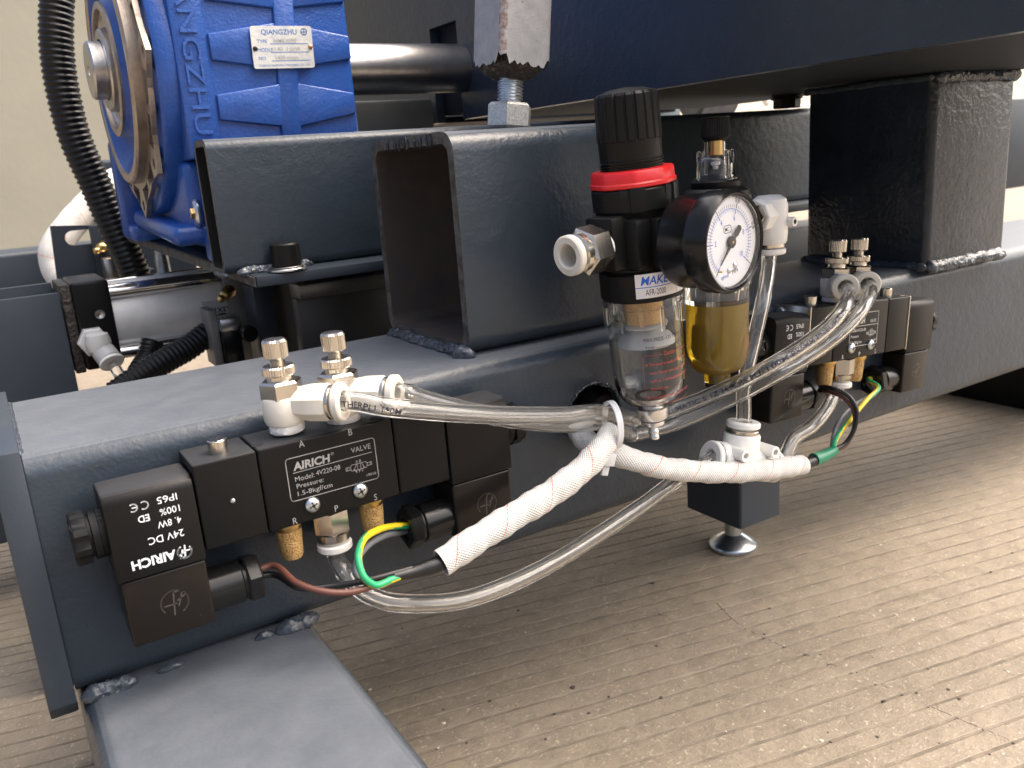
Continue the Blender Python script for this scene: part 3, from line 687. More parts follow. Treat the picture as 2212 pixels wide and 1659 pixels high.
def make_valve(label, M, second=False):
    t = thing('solenoid_valve', label, 'solenoid valve', group='solenoid valves on the beam', M=M)
    mb = MB(); mb.box(25, 82, 0, 25, -35, 0, 1.1, 3)
    part('valve_body', mb, blk, t, sharp=30)
    for x0, x1, s in ((.4, 24.7, -1), (82.3, 106.6, 1)):
        mb = MB(); mb.box(x0, x1, .15, 24.8, -34.9, -.2, .9, 3); e = part('end_block', mb, blk, t, sharp=30)
        if second:
            mb = MB(); xx = x0 - .9 if s < 0 else x1 - .1; mb.box(xx, xx + 1.0, -.2, 25.2, -35.2, .2, .3); part('end_plate', mb, nickel, e)
            mb = MB(); q = x0 - .9 if s < 0 else x1 + .9; mb.cyl((q, 20, -4.5), (q + s * 1.6, 20, -4.5), 3.0, 20, bev=.6); part('plate_screw', mb, zinc, e)
    # top screws
    for x in (13, 94.5):
        mb = MB(); z1 = 5.2
        mb.lathe([(0, -.5), (3.7, -.5), (3.7, z1 - .4), (3.3, z1), (0, z1)], TR(x, 10, 0), 28)
        sc = part('slotted_screw', mb, nickel, t, sharp=30)
        mb = MB(); mb.box(-.55, .55, -3.55, 3.55, z1 - .9, z1 + .05, M=TR(x, 10, 0) @ RZ(-18)); part('slot', mb, gapm, sc)
    mb = MB(); mb.lathe([(1.0, -.2), (.9, .35), (.4, .6), (0, .65)], TR(13, 0, -17.5) @ RX(90), 12); part('pin', mb, zinc, t)
    for a_, b_, r_ in (((77.5, 4.0, -3.0), (77.5, 4.0, .06), 3.4), ((27, 6, -2), (27, 6, .05), 2.2)):
        mb = MB(); mb.cyl(a_, b_, r_, 20); part('mounting_hole', mb, gapm, t)
    for x, z in ((43.4, -28.1), (64.2, -27.8)):
        Q = TR(x, -.05, z) @ RX(90)
        mb = MB(); mb.lathe([(3.1, -.6), (3.35, .35), (2.9, 1.2), (1.9, 1.75), (.9, 1.95), (0, 2.0)], Q, 32); sc = part('pan_head_screw', mb, zinc, t, sharp=60)
        mb = MB()
        for a in (20, 110): mb.box(-1.75, 1.75, -.32, .32, 1.0, 1.93, M=Q @ RZ(a))
        mb.box(-.7, .7, -.7, .7, 1.0, 2.03, M=Q @ RZ(65)); part('cross_recess', mb, gapm, sc)
    # coils with connectors and cable glands
    for s, x0, x1 in ((-1, -32, 0), (1, 107, 139)):
        mb = MB(); t0 = bmesh.new(); bmesh.ops.create_cube(t0, size=1)
        for v in t0.verts: v.co = V(((x0 + x1) / 2 + v.co.x * 31.6, 11.4 + v.co.y * 23.2, -20.6 + v.co.z * 34.2))
        bmesh.ops.bevel(t0, geom=[e for e in t0.edges if abs((e.verts[0].co - e.verts[1].co).normalized().x) > .9 and e.verts[0].co.z > -20], offset=4.6, segments=5, profile=.5, affect='EDGES')
        bmesh.ops.bevel(t0, geom=[e for e in t0.edges if e.calc_face_angle(0) > .9], offset=.7, segments=2, profile=.5, affect='EDGES')
        mb.merge(t0); cl = part('coil', mb, coilm, t, sharp=40)
        q0, q1 = (x0 + 1.2, x1 - .6) if s < 0 else (x0 + .6, x1 - 1.2)
        mb = MB(); mb.box(q0, q1, .7, 22.2, -65, -38.1, 1.2, 3); cn = part('connector', mb, smoke, t, sharp=40)
        mb = MB(); fn = lambda u, v: V(((q0 + q1) / 2 + 1.5 + u, .62, -51.5 + v)); logo(mb, fn, 0, 0, 5.0, .55); part('moulded_mark', mb, mat('mark_edge', (.060, .052, .045), .2) if 'mark_edge' not in MATS else MATS['mark_edge'], cn, flip=False)
        gx = x1 if s < 0 else x0; d = -s
        mb = MB(); zc_ = -55.8
        mb.cyl((gx - d * 1.5, 11, zc_), (gx + d * 13.0, 11, zc_), 8.9, 36, bev=.6); g = part('cable_gland', mb, blkgloss, t, sharp=40)
        mb = MB(); mb.cyl((gx + d * 13.1, 11, zc_), (gx + d * 14.3, 11, zc_), 8.0, 30); part('gland_seal', mb, rubber, g)
        mb = MB(); L = [(5.2, 14.2), (9.7, 14.2), (10.3, 15), (10.3, 19.4), (9.5, 20.3), (6.4, 20.3), (5.2, 19), (5.2, 14.2)]
        mb.lathe(L, TR(gx, 11, zc_) @ (RY(90) if d > 0 else RY(-90)), 6, a0=.2); part('gland_nut', mb, blkgloss, g, sharp=25)
        mb = MB(); mb.cyl((gx + d * 12, 11, zc_), (gx + d * 19.2, 11, zc_), 5.3, 20); part('gland_bore', mb, gapm, g)
        # knurled coil nut on the armature tube, outside
        o = x0 if s < 0 else x1; Q = TR(o, 11.5, -20.5) @ (RY(-90) if s < 0 else RY(90))
        mb = MB(); mb.lathe([(8.6, -.5), (8.8, 1.6)], Q, 48, fmod=lambda k, j: 1 + .035 * (j % 2)); part('toothed_washer', mb, coilm, t)
        mb = MB(); f1 = lambda k, j: 1 if (j // 3) % 2 else .90
        mb.lathe([(7.5, 1.6), (9.2, 1.8), (9.2, 4.2), (7.9, 4.5), (7.9, 5.4)], Q, 48)
        mb.lathe([(7.9, 5.4), (9.9, 5.6), (9.9, 10.2), (9.4, 10.8), (8.6, 11.0), (0, 11.0)], Q, 48, fmod=lambda k, j: 1 if k in (0, 4, 5) else f1(k, j))
        part('coil_nut', mb, blkmatt, t, sharp=35)
    # print
    mb = MB(); fn = on_plane((0, -.12, 0), (1, 0, 0), (0, 0, 1))
    if not second:
        fr = rrect(35.2, 73.2, -24.6, -6.6, 1.3, 4); stroke(mb, fn, fr, .32, closed=True)
        text(mb, 'AIRICH', 3.3, lambda u, v: fn(37.9 + u, -12.0 + v), bold=.035, width=15.2, shear=.10)
        stroke(mb, fn, arc(54.6, -9.0, .62, 0, 360, 10), .14); text(mb, 'R', .7, lambda u, v: fn(54.35 + u, -9.3 + v))
        text(mb, 'VALVE', 2.3, lambda u, v: fn(62.6 + u, -10.9 + v), width=8.7); stroke(mb, fn, [(37.6, -13.0), (71.4, -12.6)], .28)
        text(mb, 'Model:', 2.1, lambda u, v: fn(38.0 + u, -16.7 + v), width=8.0); text(mb, '4V220-08', 2.1, lambda u, v: fn(46.8 + u, -16.4 + v), width=10.3)
        text(mb, 'Pressure:', 2.0, lambda u, v: fn(38.2 + u, -19.7 + v), width=11.3); text(mb, '1.5-8kgf/cm', 2.0, lambda u, v: fn(38.2 + u, -22.9 + v), width=14.6)
        valve_symbol(mb, fn, 61.8, -18.6, .66); text(mb, '19010', 1.15, lambda u, v: fn(68.0 + u, -22.6 + v), width=4.2)
    else:
        stroke(mb, fn, [(41, -27.3), (71, -27.3), (71, -7.0), (41, -7.0)], .3, closed=True); stroke(mb, fn, [(41, -15.0), (71, -15.0)], .3)
        text(mb, 'AIRICH', 3.2, lambda u, v: fn(43 + u, -13.4 + v), bold=.035, width=13, shear=.1); text(mb, 'VALVE', 2.0, lambda u, v: fn(62 + u, -13.6 + v), width=6.5)
        text(mb, 'Model:4V220-08', 1.9, lambda u, v: fn(42.4 + u, -18.4 + v), width=15.5); text(mb, 'Pressure:', 1.9, lambda u, v: fn(42.4 + u, -22.0 + v), width=8.5)
        text(mb, '1.5~8Kg/cm', 1.9, lambda u, v: fn(42.4 + u, -25.8 + v), width=12); valve_symbol(mb, fn, 61.2, -21.4, .6); text(mb, '1909', 1.3, lambda u, v: fn(67.2 + u, -25.6 + v), width=3.4)
    for s, x, z in (('A', 41.6, -3.2), ('B', 62.6, -3.2), ('R', 34.6, -34.2), ('P', 52.4, -34.0), ('S', 70.0, -34.0)): text(mb, s, 2.9, lambda u, v: fn(x + u, z + v), wide=.85, bold=-.004)
    part('laser_print', mb, inkgrey if not second else mat('print_pale', (.55, .55, .54), .5), t, flip=False)
    mb = MB(); print_coil(mb, lambda u, v: V((.5 - u, -.30, -38.2 + v)), 32)
    part('coil_print', mb, inkw, t, flip=False)
    return t
MA = TR(52.2, -26.5, -8.9) @ RY(-.4)
MBv = TR(401.3, -23.5, -2.7) @ RZ(4.3) @ RY(5.1)
make_valve('solenoid valve nearest the viewer with engraved label plate, by the beam end', MA)
make_valve('solenoid valve with bright end plates half hidden by bent clear hoses, below the post', MBv, True)

# ================================================================ fittings on the valves
def make_speed(label, M, ang):                       # flow control elbow; its arm points along local +X
    t = thing('flow_control_elbow', label, 'flow control valve', group='flow control elbows', M=M)
    kn = lambda k, j: 1 if j % 2 else .955
    mb = MB(); mb.lathe([(0, 29.6), (3.6, 29.6), (4.95, 30.4), (4.95, 36.6), (4.4, 37.5), (3.2, 37.7), (0, 37.7)], None, 64, fmod=lambda k, j: 1 if k in (1, 5) else kn(k, j)); part('knob', mb, nickel, t, sharp=25)
    mb = MB(); pr = []; z = 23.5
    while z < 29.8: pr += [(2.75, z), (3.05, z + .25), (2.75, z + .5)]; z += .5
    mb.lathe(pr, None, 24); part('stem', mb, nickel, t, sharp=20)
    mb = MB(); mb.lathe([(0, 22.9), (5.9, 22.9), (6.6, 23.5), (6.6, 26.3), (6.1, 26.9), (2.8, 26.9)], None, 72, fmod=lambda k, j: 1 if k in (0, 5) else kn(k, j)); part('lock_nut', mb, nickel, t, sharp=25)
    mb = MB(); mb.lathe([(5.1, 20.5), (5.1, 23)], None, 32); mb.lathe([(6, 14.0), (8.7, 14.0), (8.7, 20.0), (7.6, 20.9), (5.1, 21.2)], TR(0, 0, 0) @ RZ(ang + 22), 6); part('hex_bonnet', mb, nickel, t, sharp=20)
    mb = MB(); mb.lathe([(6.6, 2.6), (7.9, 3.2), (8.6, 5.2), (8.7, 13.2), (8.2, 14.3), (6.2, 14.5)], None, 40)
    A = RY(90); oc = lambda r, k: r
    mb.lathe([(6.0, 3), (6.9, 8), (7.6, 12), (7.7, 19.2), (7.2, 20.0), (5.5, 20.2)], TR(0, 0, 11) @ A, 8, a0=pi / 8); part('white_body', mb, ivory, t, sharp=32)
    mb = MB(); mb.lathe([(6.3, -1.0), (7.1, -.2), (7.0, .7), (7.2, 1.5), (7.05, 2.2), (6.6, 3)], None, 30, fmod=lambda k, j: 1 + .02 * sin(j * 1.3 + k * 2)); part('taped_thread', mb, ptfe, t, sharp=60)
    mb = MB(); mb.ring((20.0, 0, 11), (21.8, 0, 11), 7.0, 4.4, 36, .3); part('collar', mb, nickel, t)
    mb = MB(); mb.ring((22.7, 0, 11), (26.2, 0, 11), 7.9, 4.15, 40, .6); mb.ring((19, 0, 11), (23, 0, 11), 5.4, 4.15, 30, .2); rr_ = part('release_ring', mb, ivory, t, sharp=40)
    mb = MB(); text(mb, 'AIRICH', 1.3, lambda u, v: V((26.26, -(5.6 + v) * sin((u - 3.2) / 5.9 + .9), 11 + (5.6 + v) * cos((u - 3.2) / 5.9 + .9)))); part('ring_lettering', mb, mat('ivory_raised', (.52, .49, .43), .4) if 'ivory_raised' not in MATS else MATS['ivory_raised'], rr_, flip=False)
    return t
def at_valve(M, x, y, z, a): return M @ TR(x, y, z) @ RZ(a)
S1M = at_valve(MA, 41.6, 12.5, 1.8, -43); S2M = at_valve(MA, 65.8, 12.5, .3, -46)
S3M = at_valve(MBv, 41.0, 12.5, -.2, -134); S4M = at_valve(MBv, 64, 12.5, .2, -134)
sp0 = make_speed('ivory flow control elbow on port A of the valve nearest the viewer', S1M, 20)
dup(sp0, S2M, 'ivory flow control elbow on port B of the valve nearest the viewer, behind')
dup(sp0, S3M, 'ivory flow control elbow facing the viewer, the one of the far pair beside the regulator')
dup(sp0, S4M, 'ivory flow control elbow facing the viewer, nearer the post')

def make_muffler(label, M):
    t = thing('silencer', label, 'silencer', group='bronze silencers under the valves', M=M)
    mb = MB(); mb.lathe([(0, .3), (6.2, .3), (6.4, -.8), (6.4, -2.4), (5.2, -5.2), (4.9, -5.6), (0, -5.6)], None, 28); part('brass_cap', mb, brass, t)
    mb = MB(); mb.lathe([(5.2, -5.2), (5.1, -8), (4.55, -16.6), (3.9, -18.2), (0, -18.4)], None, 28); part('sintered_body', mb, sinter, t)
    return t
mu = make_muffler('sintered bronze silencer below letter R on the nearest valve', MA @ TR(35.6, 12, -35))
dup(mu, MA @ TR(72.6, 12, -35), 'sintered bronze silencer below letter S on the nearest valve, behind the wire loop')
dup(mu, MBv @ TR(36.5, 12, -35) , 'sintered bronze silencer below letter R on the far valve')
dup(mu, MBv @ TR(69.5, 12, -35), 'sintered bronze silencer below letter S on the far valve, above the gland')
def make_straight(label, M):
    t = thing('push_in_fitting', label, 'hose fitting', group='straight fittings under the valves', M=M)
    mb = MB(); mb.lathe([(0, .2), (6.6, .2), (6.6, -1.6)], None, 28); part('taped_thread', mb, ptfe, t)
    mb = MB(); mb.lathe([(0, -1.2), (7.4, -1.2), (8.2, -2.0), (8.2, -11.2), (7.2, -12.4), (0, -12.4)], RZ(12), 6); part('hex_body', mb, nickel, t, sharp=20)
    mb = MB(); mb.lathe([(6.9, -12.2), (6.9, -15.6), (6.4, -16.2), (4.2, -16.2)], None, 36); part('collar', mb, nickel, t)
    mb = MB(); mb.ring((0, 0, -20.4), (0, 0, -17.0), 7.5, 4.15, 40, .6); mb.ring((0, 0, -17.2), (0, 0, -15), 5.3, 4.15, 30, .2); part('release_ring', mb, white, t)
    return t
PFA = MA @ TR(54, 12, -35); PFB = MBv @ TR(53.2, 12, -35)
pf = make_straight('nickel push-in fitting below letter P on the nearest valve', PFA)
dup(pf, PFB, 'nickel push-in fitting between the two silencers of the far valve')

# ================================================================ FILTER REGULATOR, LUBRICATOR, GAUGE
XYS[0] = .8
FM = TR(271.5, -30, 0) @ RZ(9) @ RY(-4.2)
t = thing('filter_regulator', 'black filter regulator with red ring, ribbed knob and clear bowl', 'filter regulator', M=FM)
mb = MB()
def kf(k, j):
    q = j % 8
    return 1 if k in (0, 1, 6, 7, 8) else (.955 if q in (0, 1) else 1)
mb.lathe([(0, 89), (18.0, 89), (18.2, 97.4), (18.7, 97.8), (18.4, 112), (18.0, 117.2), (16.8, 118.4), (14, 118.8), (10, 119.9), (0, 120.6)], None, 160,
         fmod=lambda k, j: 1 if k in (0, 1, 2, 7, 8, 9) else (.95 if j % 8 in (0, 1) else 1)); part('knob', mb, blkmatt, t, sharp=28)
mb = MB(); pr = [(0, 84)]; z = 84.2
for i in range(4): pr += [(17.8, z), (18.8, z + .35), (18.8, z + .6), (17.8, z + 1.0)]; z += 1.25
mb.lathe(pr + [(17, z), (0, z)], None, 64); part('thread_collar', mb, blkgloss, t, sharp=30)
mb = MB(); fo = lambda k, j: 1 + .035 * (abs(((j / 96 * 8) % 1) - .5) * 2) ** 2
mb.lathe([(17, 77.2), (24.0, 77.2), (24.4, 77.6), (24.4, 79.0), (23.6, 79.6), (23.4, 83.6), (22.6, 84.6), (18, 85.0)], None, 96, fmod=fo); part('red_ring', mb, redm, t, sharp=35)
mb = MB(); mb.lathe([(0, 24.6), (24.2, 24.6), (25.0, 25.4), (25.0, 37.5), (24.0, 38.2), (22.3, 39), (22.3, 62), (23.4, 66), (24.6, 67), (24.8, 76.0), (24.2, 76.6), (0, 76.6)], None, 64)
mb.box(-23, 23, -20, 20, 40, 64, 3); mb.box(-32.5, -10, -10.5, 10.5, 41.5, 66, 1.6, 2); mb.box(10, 30, -10.5, 10.5, 41.5, 66, 1.6)
mb.box(-11, 11, -25.5, -15, 39, 63, 1.5)
for a in (-158, -92, -40): mb.box(23.2, 25.6, -4.5, 4.5, 66.5, 77.5, .4, M=RZ(a + 24))
mb.cyl((0, -20, 51), (0, -28, 51), 7.5, 6)
part('body', mb, blkmatt, t, sharp=35)
mb = MB(); mb.box(-22.5, -20.5, -11.2, -9.0, 43, 64); part('slot', mb, gapm, t)
for a in (-176, -112, -58):
    mb = MB(); mb.box(24.2, 25.2, -2.3, 2.3, 73.2, 76.9, M=RZ(a + 24)); part('slot', mb, gapm, t)
# label sticker wrapped on the body
fnc = lambda r, a0, z0: (lambda u, v: V((r * cos(radians(a0) + u / r), r * sin(radians(a0) + u / r), z0 + v)))
mb = MB(); fs = fnc(25.12, -147, 27.0); n = 26; wl = 37.0
mb.add([fs(wl * i / n, q) for i in range(n + 1) for q in (0, 11.4)], [(2 * i, 2 * i + 2, 2 * i + 3, 2 * i + 1) for i in range(n)]); st = part('label_sticker', mb, sticker, t, flip=False)
mb = MB(); ft = fnc(25.2, -147, 27.0)
text(mb, 'MAKE', 4.0, lambda u, v: ft(3.2 + u, 6.3 + v), bold=.02, shear=.28, width=16.5)
q = [(i * .9, 5.1) for i in range(29)]; stroke(mb, ft, q, .34); stroke(mb, ft, [(26.4, .2), (26.4, 11)], .28); part('blue_print', mb, inkblue, st, flip=False)
mb = MB(); text(mb, 'AFR-2000', 2.9, lambda u, v: ft(5.6 + u, 1.3 + v), width=12.6); part('black_print', mb, inkk, st, flip=False)
# clear bowl (double wall) with filter element, baffle and drain
mb = MB(); mb.lathe([(24.4, 24.6), (24.4, 21), (22.9, 20.4), (22.9, 17), (22.7, -12), (22.0, -19), (20.0, -25), (16.5, -29), (12.0, -31), (9.0, -31.6), (9.0, -33), (7.2, -33), (7.2, -29.6), (11, -29), (15, -27.2), (18.3, -23.6), (20.2, -18.4), (20.8, -12), (21.0, 20), (21.2, 24.6)], None, 64)
for k in range(12): mb.box(22.7, 24.6, -1.3, 1.3, 10.0 + 3 * (k % 2), 22, .5, M=RZ(k * 30 + 8))
bw = part('bowl', mb, clear, t, sharp=60)
mb = MB(); fb = fnc(22.98, -146, 0)
def bt(s, h, u0, z, m_, **kw): text(m_, s, h, lambda u, v: fb(u0 + u, z + v), **kw)
bt('MAX.PRESS -135 PSI(9.9kg/cm2)', 1.9, 1.4, 5.6, mb, width=33); bt('TEMP', 1.7, 2.0, 1.6, mb, width=5.6); stroke(mb, fb, [(8.4 + i, 2.3) for i in range(14)], .25); bt('41-140F', 1.7, 22.6, 1.6, mb, width=9); part('black_print', mb, inkk, bw, flip=False)
mb = MB(); stroke(mb, fb, [(11.5 - i, -1.2) for i in range(11)] + [(0, -2.2)] + [(0, -2.2 - i) for i in range(1, 23)] + [(.4, -25.4)] + [(1 + i, -26) for i in range(34)], .17); bt('Caution', 2.1, 13.0, -2.0, mb, width=8.0); stroke(mb, fb, [(22 + i, -1.2) for i in range(12)], .26)
for s, z, wd in (('This bowl is made of Polycarbonate', -6.4, 31), ('resin Never use organic solvent', -10.6, 30), ('such as Trichloethylene, Thinner', -14.6, 31), ('Alcohol. etc', -18.6, 11), ('Use dishwashing liquid for cleaning', -23.0, 32)):
    d = 3.4; bt(s, 1.5, d, z, mb, width=wd)
for z in (-5.7, -22.3): stroke(mb, fb, arc(1.9, z, .35, 0, 360, 8), .5)
part('red_print', mb, inkred, bw, flip=False)
mb = MB(); mb.lathe([(0, 24.5), (11.8, 24.5), (11.6, 11.2), (0, 11)], None, 40); part('filter_element', mb, filt, t)
mb = MB(); mb.lathe([(0, 11.2), (13.2, 11.2), (14.2, 10.4), (13.4, 9.2), (6, 8.4), (9, 7.4), (15.5, 4.4), (17.6, 2.2), (17.6, .6), (16.8, .4), (15, 2.4), (0, 4)], None, 48); part('baffle', mb, mat('translucent_nylon', (.72, .71, .70), .35, trans=.25, sss=.2), t)
mb = MB(); mb.lathe([(0, -27.0), (9.6, -27.0), (9.6, -29.2), (7.0, -29.6), (7.0, -32.8), (9.2, -33), (10.2, -33.2), (10.2, -38.4), (9.4, -39.2), (0, -39.2)], None, 40); mb.lathe([(7.4, -39.9), (7.6, -40.4), (7.4, -42.4), (4.4, -43.8), (0, -43.8)], None, 32)
mb.lathe([(3.4, -43.4), (3.4, -44.6), (2.5, -45.2), (3.4, -46.4), (3.4, -47.8), (2.6, -48.2), (3.3, -49.4), (3.3, -50.6), (2.2, -50.9), (0, -50.9)], None, 24); dn = part('drain', mb, mat('bright_aluminium', (.74, .73, .72), .22, .9), t, sharp=40)
mb = MB(); mb.lathe([(7.0, -26.8), (10.0, -26.8), (10.2, -28.2), (7, -28.4)], None, 32); mb.lathe([(0, -39.2), (8.6, -39.2), (8.6, -40), (0, -40)], None, 32); part('o_ring', mb, rubber, dn)

# lubricator
XYS[0] = .74
LMx = TR(271.5, -30, 0) @ RZ(9) @ TR(58, 0, 0) @ RY(.2)
t = thing('lubricator', 'black topped oil lubricator with amber oil in a clear bowl, beside the gauge', 'lubricator', M=LMx)
mb = MB(); mb.lathe([(0, 94), (7.6, 94), (8.6, 95.4), (9.6, 96.2), (9.4, 104.6), (9.8, 105), (9.8, 105.6), (0, 106)], None, 96, fmod=lambda k, j: 1 if k in (0, 1, 5, 6, 7) or j % 2 else .96); part('ribbed_cap', mb, blkmatt, t, sharp=25)
mb = MB(); mb.cyl((0, 0, 87), (0, 0, 94.2), 4.9, 32); part('brass_neck', mb, brass, t)
mb = MB(); mb.lathe([(12.8, 74.6), (12.8, 75.6), (11.2, 77), (11.0, 83), (9.4, 85.6), (6.4, 86.6), (6.2, 93.5), (5.2, 93.5), (5.2, 86.0), (8.2, 84.4), (9.2, 82), (9.2, 74.6)], None, 40)
for a in (0, 90, 180, 270): mb.box(9.6, 12.6, -1.4, 1.4, 75, 89.6, 1.3, M=RZ(a - 20))
XYS[0] = .88; dm = part('sight_dome', mb, clear, t, sharp=50)
mb = MB(); mb.lathe([(0, 79.0), (1.4, 79.4), (1.7, 81.2), (2.7, 81.8), (2.7, 83.6), (0, 84)], None, 20); part('drip_tube', mb, white, dm); XYS[0] = .74
mb = MB(); mb.lathe([(0, 70), (16.6, 70), (17, 70.6), (17, 73.8), (16.2, 74.6), (0, 74.6)], None, 48); mb.lathe([(0, 25), (24.0, 25), (24.6, 26), (24.6, 36), (22, 39), (22, 64), (23, 67), (23, 69), (20, 70.6), (0, 70.8)], None, 56)
mb.box(-30, -10, -10.5, 10.5, 41.5, 66, 1.6); mb.box(10, 29, -10.5, 10.5, 41.5, 66, 1.6); part('body', mb, blkmatt, t, sharp=35)
mb = MB(); mb.lathe([(24.2, 25), (24.2, 21), (22.6, 20.4), (22.4, -12), (21.6, -18.4), (19.4, -23.4), (15, -26.4), (9.8, -27.2), (9.8, -34.0), (9.2, -34.8), (0, -34.8), (0, -32.6), (8.0, -32.6), (8.2, -26.2), (14, -24.8), (17.8, -22.2), (19.8, -17.8), (20.6, -12), (20.8, 20), (21, 25)], None, 56); bw = part('bowl', mb, clear, t, sharp=60)
mb = MB(); mb.lathe([(0, -32.4), (7.9, -32.4), (8.1, -26.1), (13.9, -24.7), (17.7, -22.1), (19.7, -17.7), (20.5, -12), (20.7, 11.2), (0, 11.2)], None, 56); part('oil', mb, oil, bw, sharp=60)
mb = MB(); mb.cyl((-6, -4, -20), (-6, -4, 25), 1.7, 14); mb.cyl((4, -8, 12.5), (6, -9, 25), 1.1, 10); mb.cyl((-10, -9, 18), (-10, -9, 25), 2.6, 14); part('pick_up_tube', mb, clear, bw)
mb = MB(); fb = fnc(22.72, -84, 0)
for s, z in (('This bowl is made of', -8), ('resin Never use', -12), ('such as Trichlo', -16)): text(mb, s, 1.4, lambda u, v: fb(u, z + v), width=16)
stroke(mb, fb, [(-.6, -4), (-.6, -20)], .24); part('red_print', mb, inkred, bw, flip=False)
mb = MB(); text(mb, 'MAX.PRESS', 1.6, lambda u, v: fb(u, 3 + v), width=12); text(mb, 'TEMP', 1.6, lambda u, v: fb(u, -1 + v), width=5); part('black_print', mb, inkk, bw, flip=False)

# pressure gauge
XYS[0] = 1.0
GM = FM @ TR(3.2, -20.5, 50.8) @ RY(1.6) @ RX(90)                # local +z points out of the dial, towards the viewer
t = thing('pressure_gauge', 'round black pressure gauge with white dial, needle at zero', 'pressure gauge', M=GM)
GR = 22.6
mb = MB(); mb.cyl((0, 0, -2), (0, 0, 5), 6.6, 6); mb.lathe([(0, 4), (18.5, 4), (20.6, 5.0), (21.2, 7), (21.4, 19), (21.9, 19.6), (22.4, 20.2), (GR, 22), (GR, 29.6), (GR - .9, 31.4), (GR - 1.6, 32.2), (GR - 2.4, 31.8), (GR - 2.9, 30.8), (GR - 3.0, 28.9), (0, 28.8)], None, 96); part('case', mb, blkgloss, t, sharp=40)
mb = MB(); DZ = 29.0; mb.lathe([(0, DZ), (19.5, DZ)], None, 72); dl = part('dial', mb, dial, t, flip=False)
GA0 = 6.0
def dp(r, a): r *= 1.07; return V((r * cos(radians(a + GA0)), r * sin(radians(a + GA0)), DZ + .12))
fd = lambda u, v: V((u, v, DZ + .12))
mk, mbl = MB(), MB()
for i in range(51):
    a = 225 - 270 * i / 50; mj = i % 10 == 0
    p, q = dp(13.9, a), dp(15.9 if mj else 15.0, a); stroke(mk, fd, [p.to_2d(), q.to_2d()], .42 if mj else .2)
    p, q = dp(13.3, a), dp(11.6 if mj else 12.3, a); stroke(mbl, fd, [p.to_2d(), q.to_2d()], .42 if mj else .2)
stroke(mbl, fd, [dp(13.4, 225 - 270 * i / 90).to_2d() for i in range(91)], .2)
for s, fr in (('0.2', .2), ('0.4', .4), ('0.6', .6), ('0.8', .8), ('1', 1.0)):
    a = 225 - 270 * fr; c = dp(16.2, a); rt_ = radians(a + GA0 - 90 if fr <= .8 else a + GA0 - 90); text(mk, s, 2.5, lambda u, v: fd(c.x + u, c.y + v), align='C', rot=rt_, wide=.8)
for s, fr in (('0', 0), ('2', .2), ('4', .4), ('6', .6), ('8', .8), ('10', 1.0)):
    a = 225 - 270 * fr; c = dp(9.8, a); text(mbl, s, 2.4, lambda u, v: fd(c.x + u, c.y - .9 + v), align='C', wide=.8)
text(mk, 'MPa', 2.2, lambda u, v: fd(1.2 + u, -14.6 + v), rot=radians(14), wide=.85); text(mbl, 'kgf/cm2', 1.5, lambda u, v: fd(-7.2 + u, -15.4 + v), rot=radians(6), wide=.85)
fx = lambda u, v: fd(-4.2 + u, 4.2 + v)
stroke(mk, fx, rrect(0, 5.4, 0, 3.2, 1.3, 4), .28, closed=True); text(mk, 'MC', 1.6, lambda u, v: fx(1.0 + u, .8 + v), wide=.9, bold=.01)
part('black_scale', mk, inkk, dl, flip=False); part('blue_scale', mbl, inkblue, dl, flip=False)
ndl = radians(224)
mb = MB(); d = lambda r, o: (r * cos(ndl) - o * sin(ndl), r * sin(ndl) + o * cos(ndl))
mb.prism([d(12.8, -.12), d(12.8, .12), d(3, .75), d(0, .8), d(-3.6, .8), d(-4.2, 1.35), d(-8.2, 1.45), d(-8.9, 0), d(-8.2, -1.45), d(-4.2, -1.35), d(-3.6, -.8), d(0, -.8), d(3, -.75)], TR(0, 0, DZ + 1.2), .35)
mb.cyl((0, 0, DZ + .1), (0, 0, DZ + 1.7), 2.7, 28, bev=.4); nd = part('needle', mb, mat('needle_black', (.022, .022, .026), .5), t, sharp=30)
mb = MB(); mb.cyl((0, 0, DZ + 1.6), (0, 0, DZ + 1.95), .55, 12); part('needle_pin', mb, brass, nd)
for q in ((2.9, -10.6), (-1.6, -12.2)):
    mb = MB(); mb.lathe([(1.35, 0), (1.2, .6), (.6, 1.0), (0, 1.1)], TR(q[0], q[1], DZ + .05), 16); part('dial_screw', mb, zinc, dl)
a = dp(13.6, 226); mb = MB(); mb.cyl((a.x, a.y, DZ), (a.x, a.y, DZ + 2), .4, 10); part('stop_pin', mb, brass, dl)
mb = MB(); mb.lathe([(0, 31.2), (19.5, 31.2), (19.5, 31.5), (0, 31.5)], None, 64); part('lens', mb, glass, t, sharp=30)

# inlet push-in fitting (empty, facing the viewer)
t = thing('inlet_fitting', 'nickel hex fitting with open ivory ring on the regulator side', 'hose fitting', M=FM @ TR(-26.4, 0, 53) @ RY(-90))
mb = MB(); mb.lathe([(8.6, -1), (8.8, 1.4)], None, 32); part('taped_thread', mb, ptfe, t)
mb = MB(); mb.lathe([(8, .8), (10.6, .8), (11.0, 1.4), (11.0, 11.2), (9.6, 12.6), (8, 12.8)], RZ(14), 6); part('hex_body', mb, nickel, t, sharp=20)
mb = MB(); mb.lathe([(9.0, 12.4), (9.0, 15.6), (8.3, 16.3), (5.6, 16.3)], None, 40); part('collar', mb, nickel, t)
mb = MB(); mb.ring((0, 0, 17.2), (0, 0, 21.2), 9.1, 5.1, 48, .7); mb.ring((0, 0, 6), (0, 0, 17.4), 6.4, 5.05, 36, .2); mb.cyl((0, 0, 5.5), (0, 0, 6.5), 5.2, 24); rr_ = part('release_ring', mb, ivory, t, sharp=40)
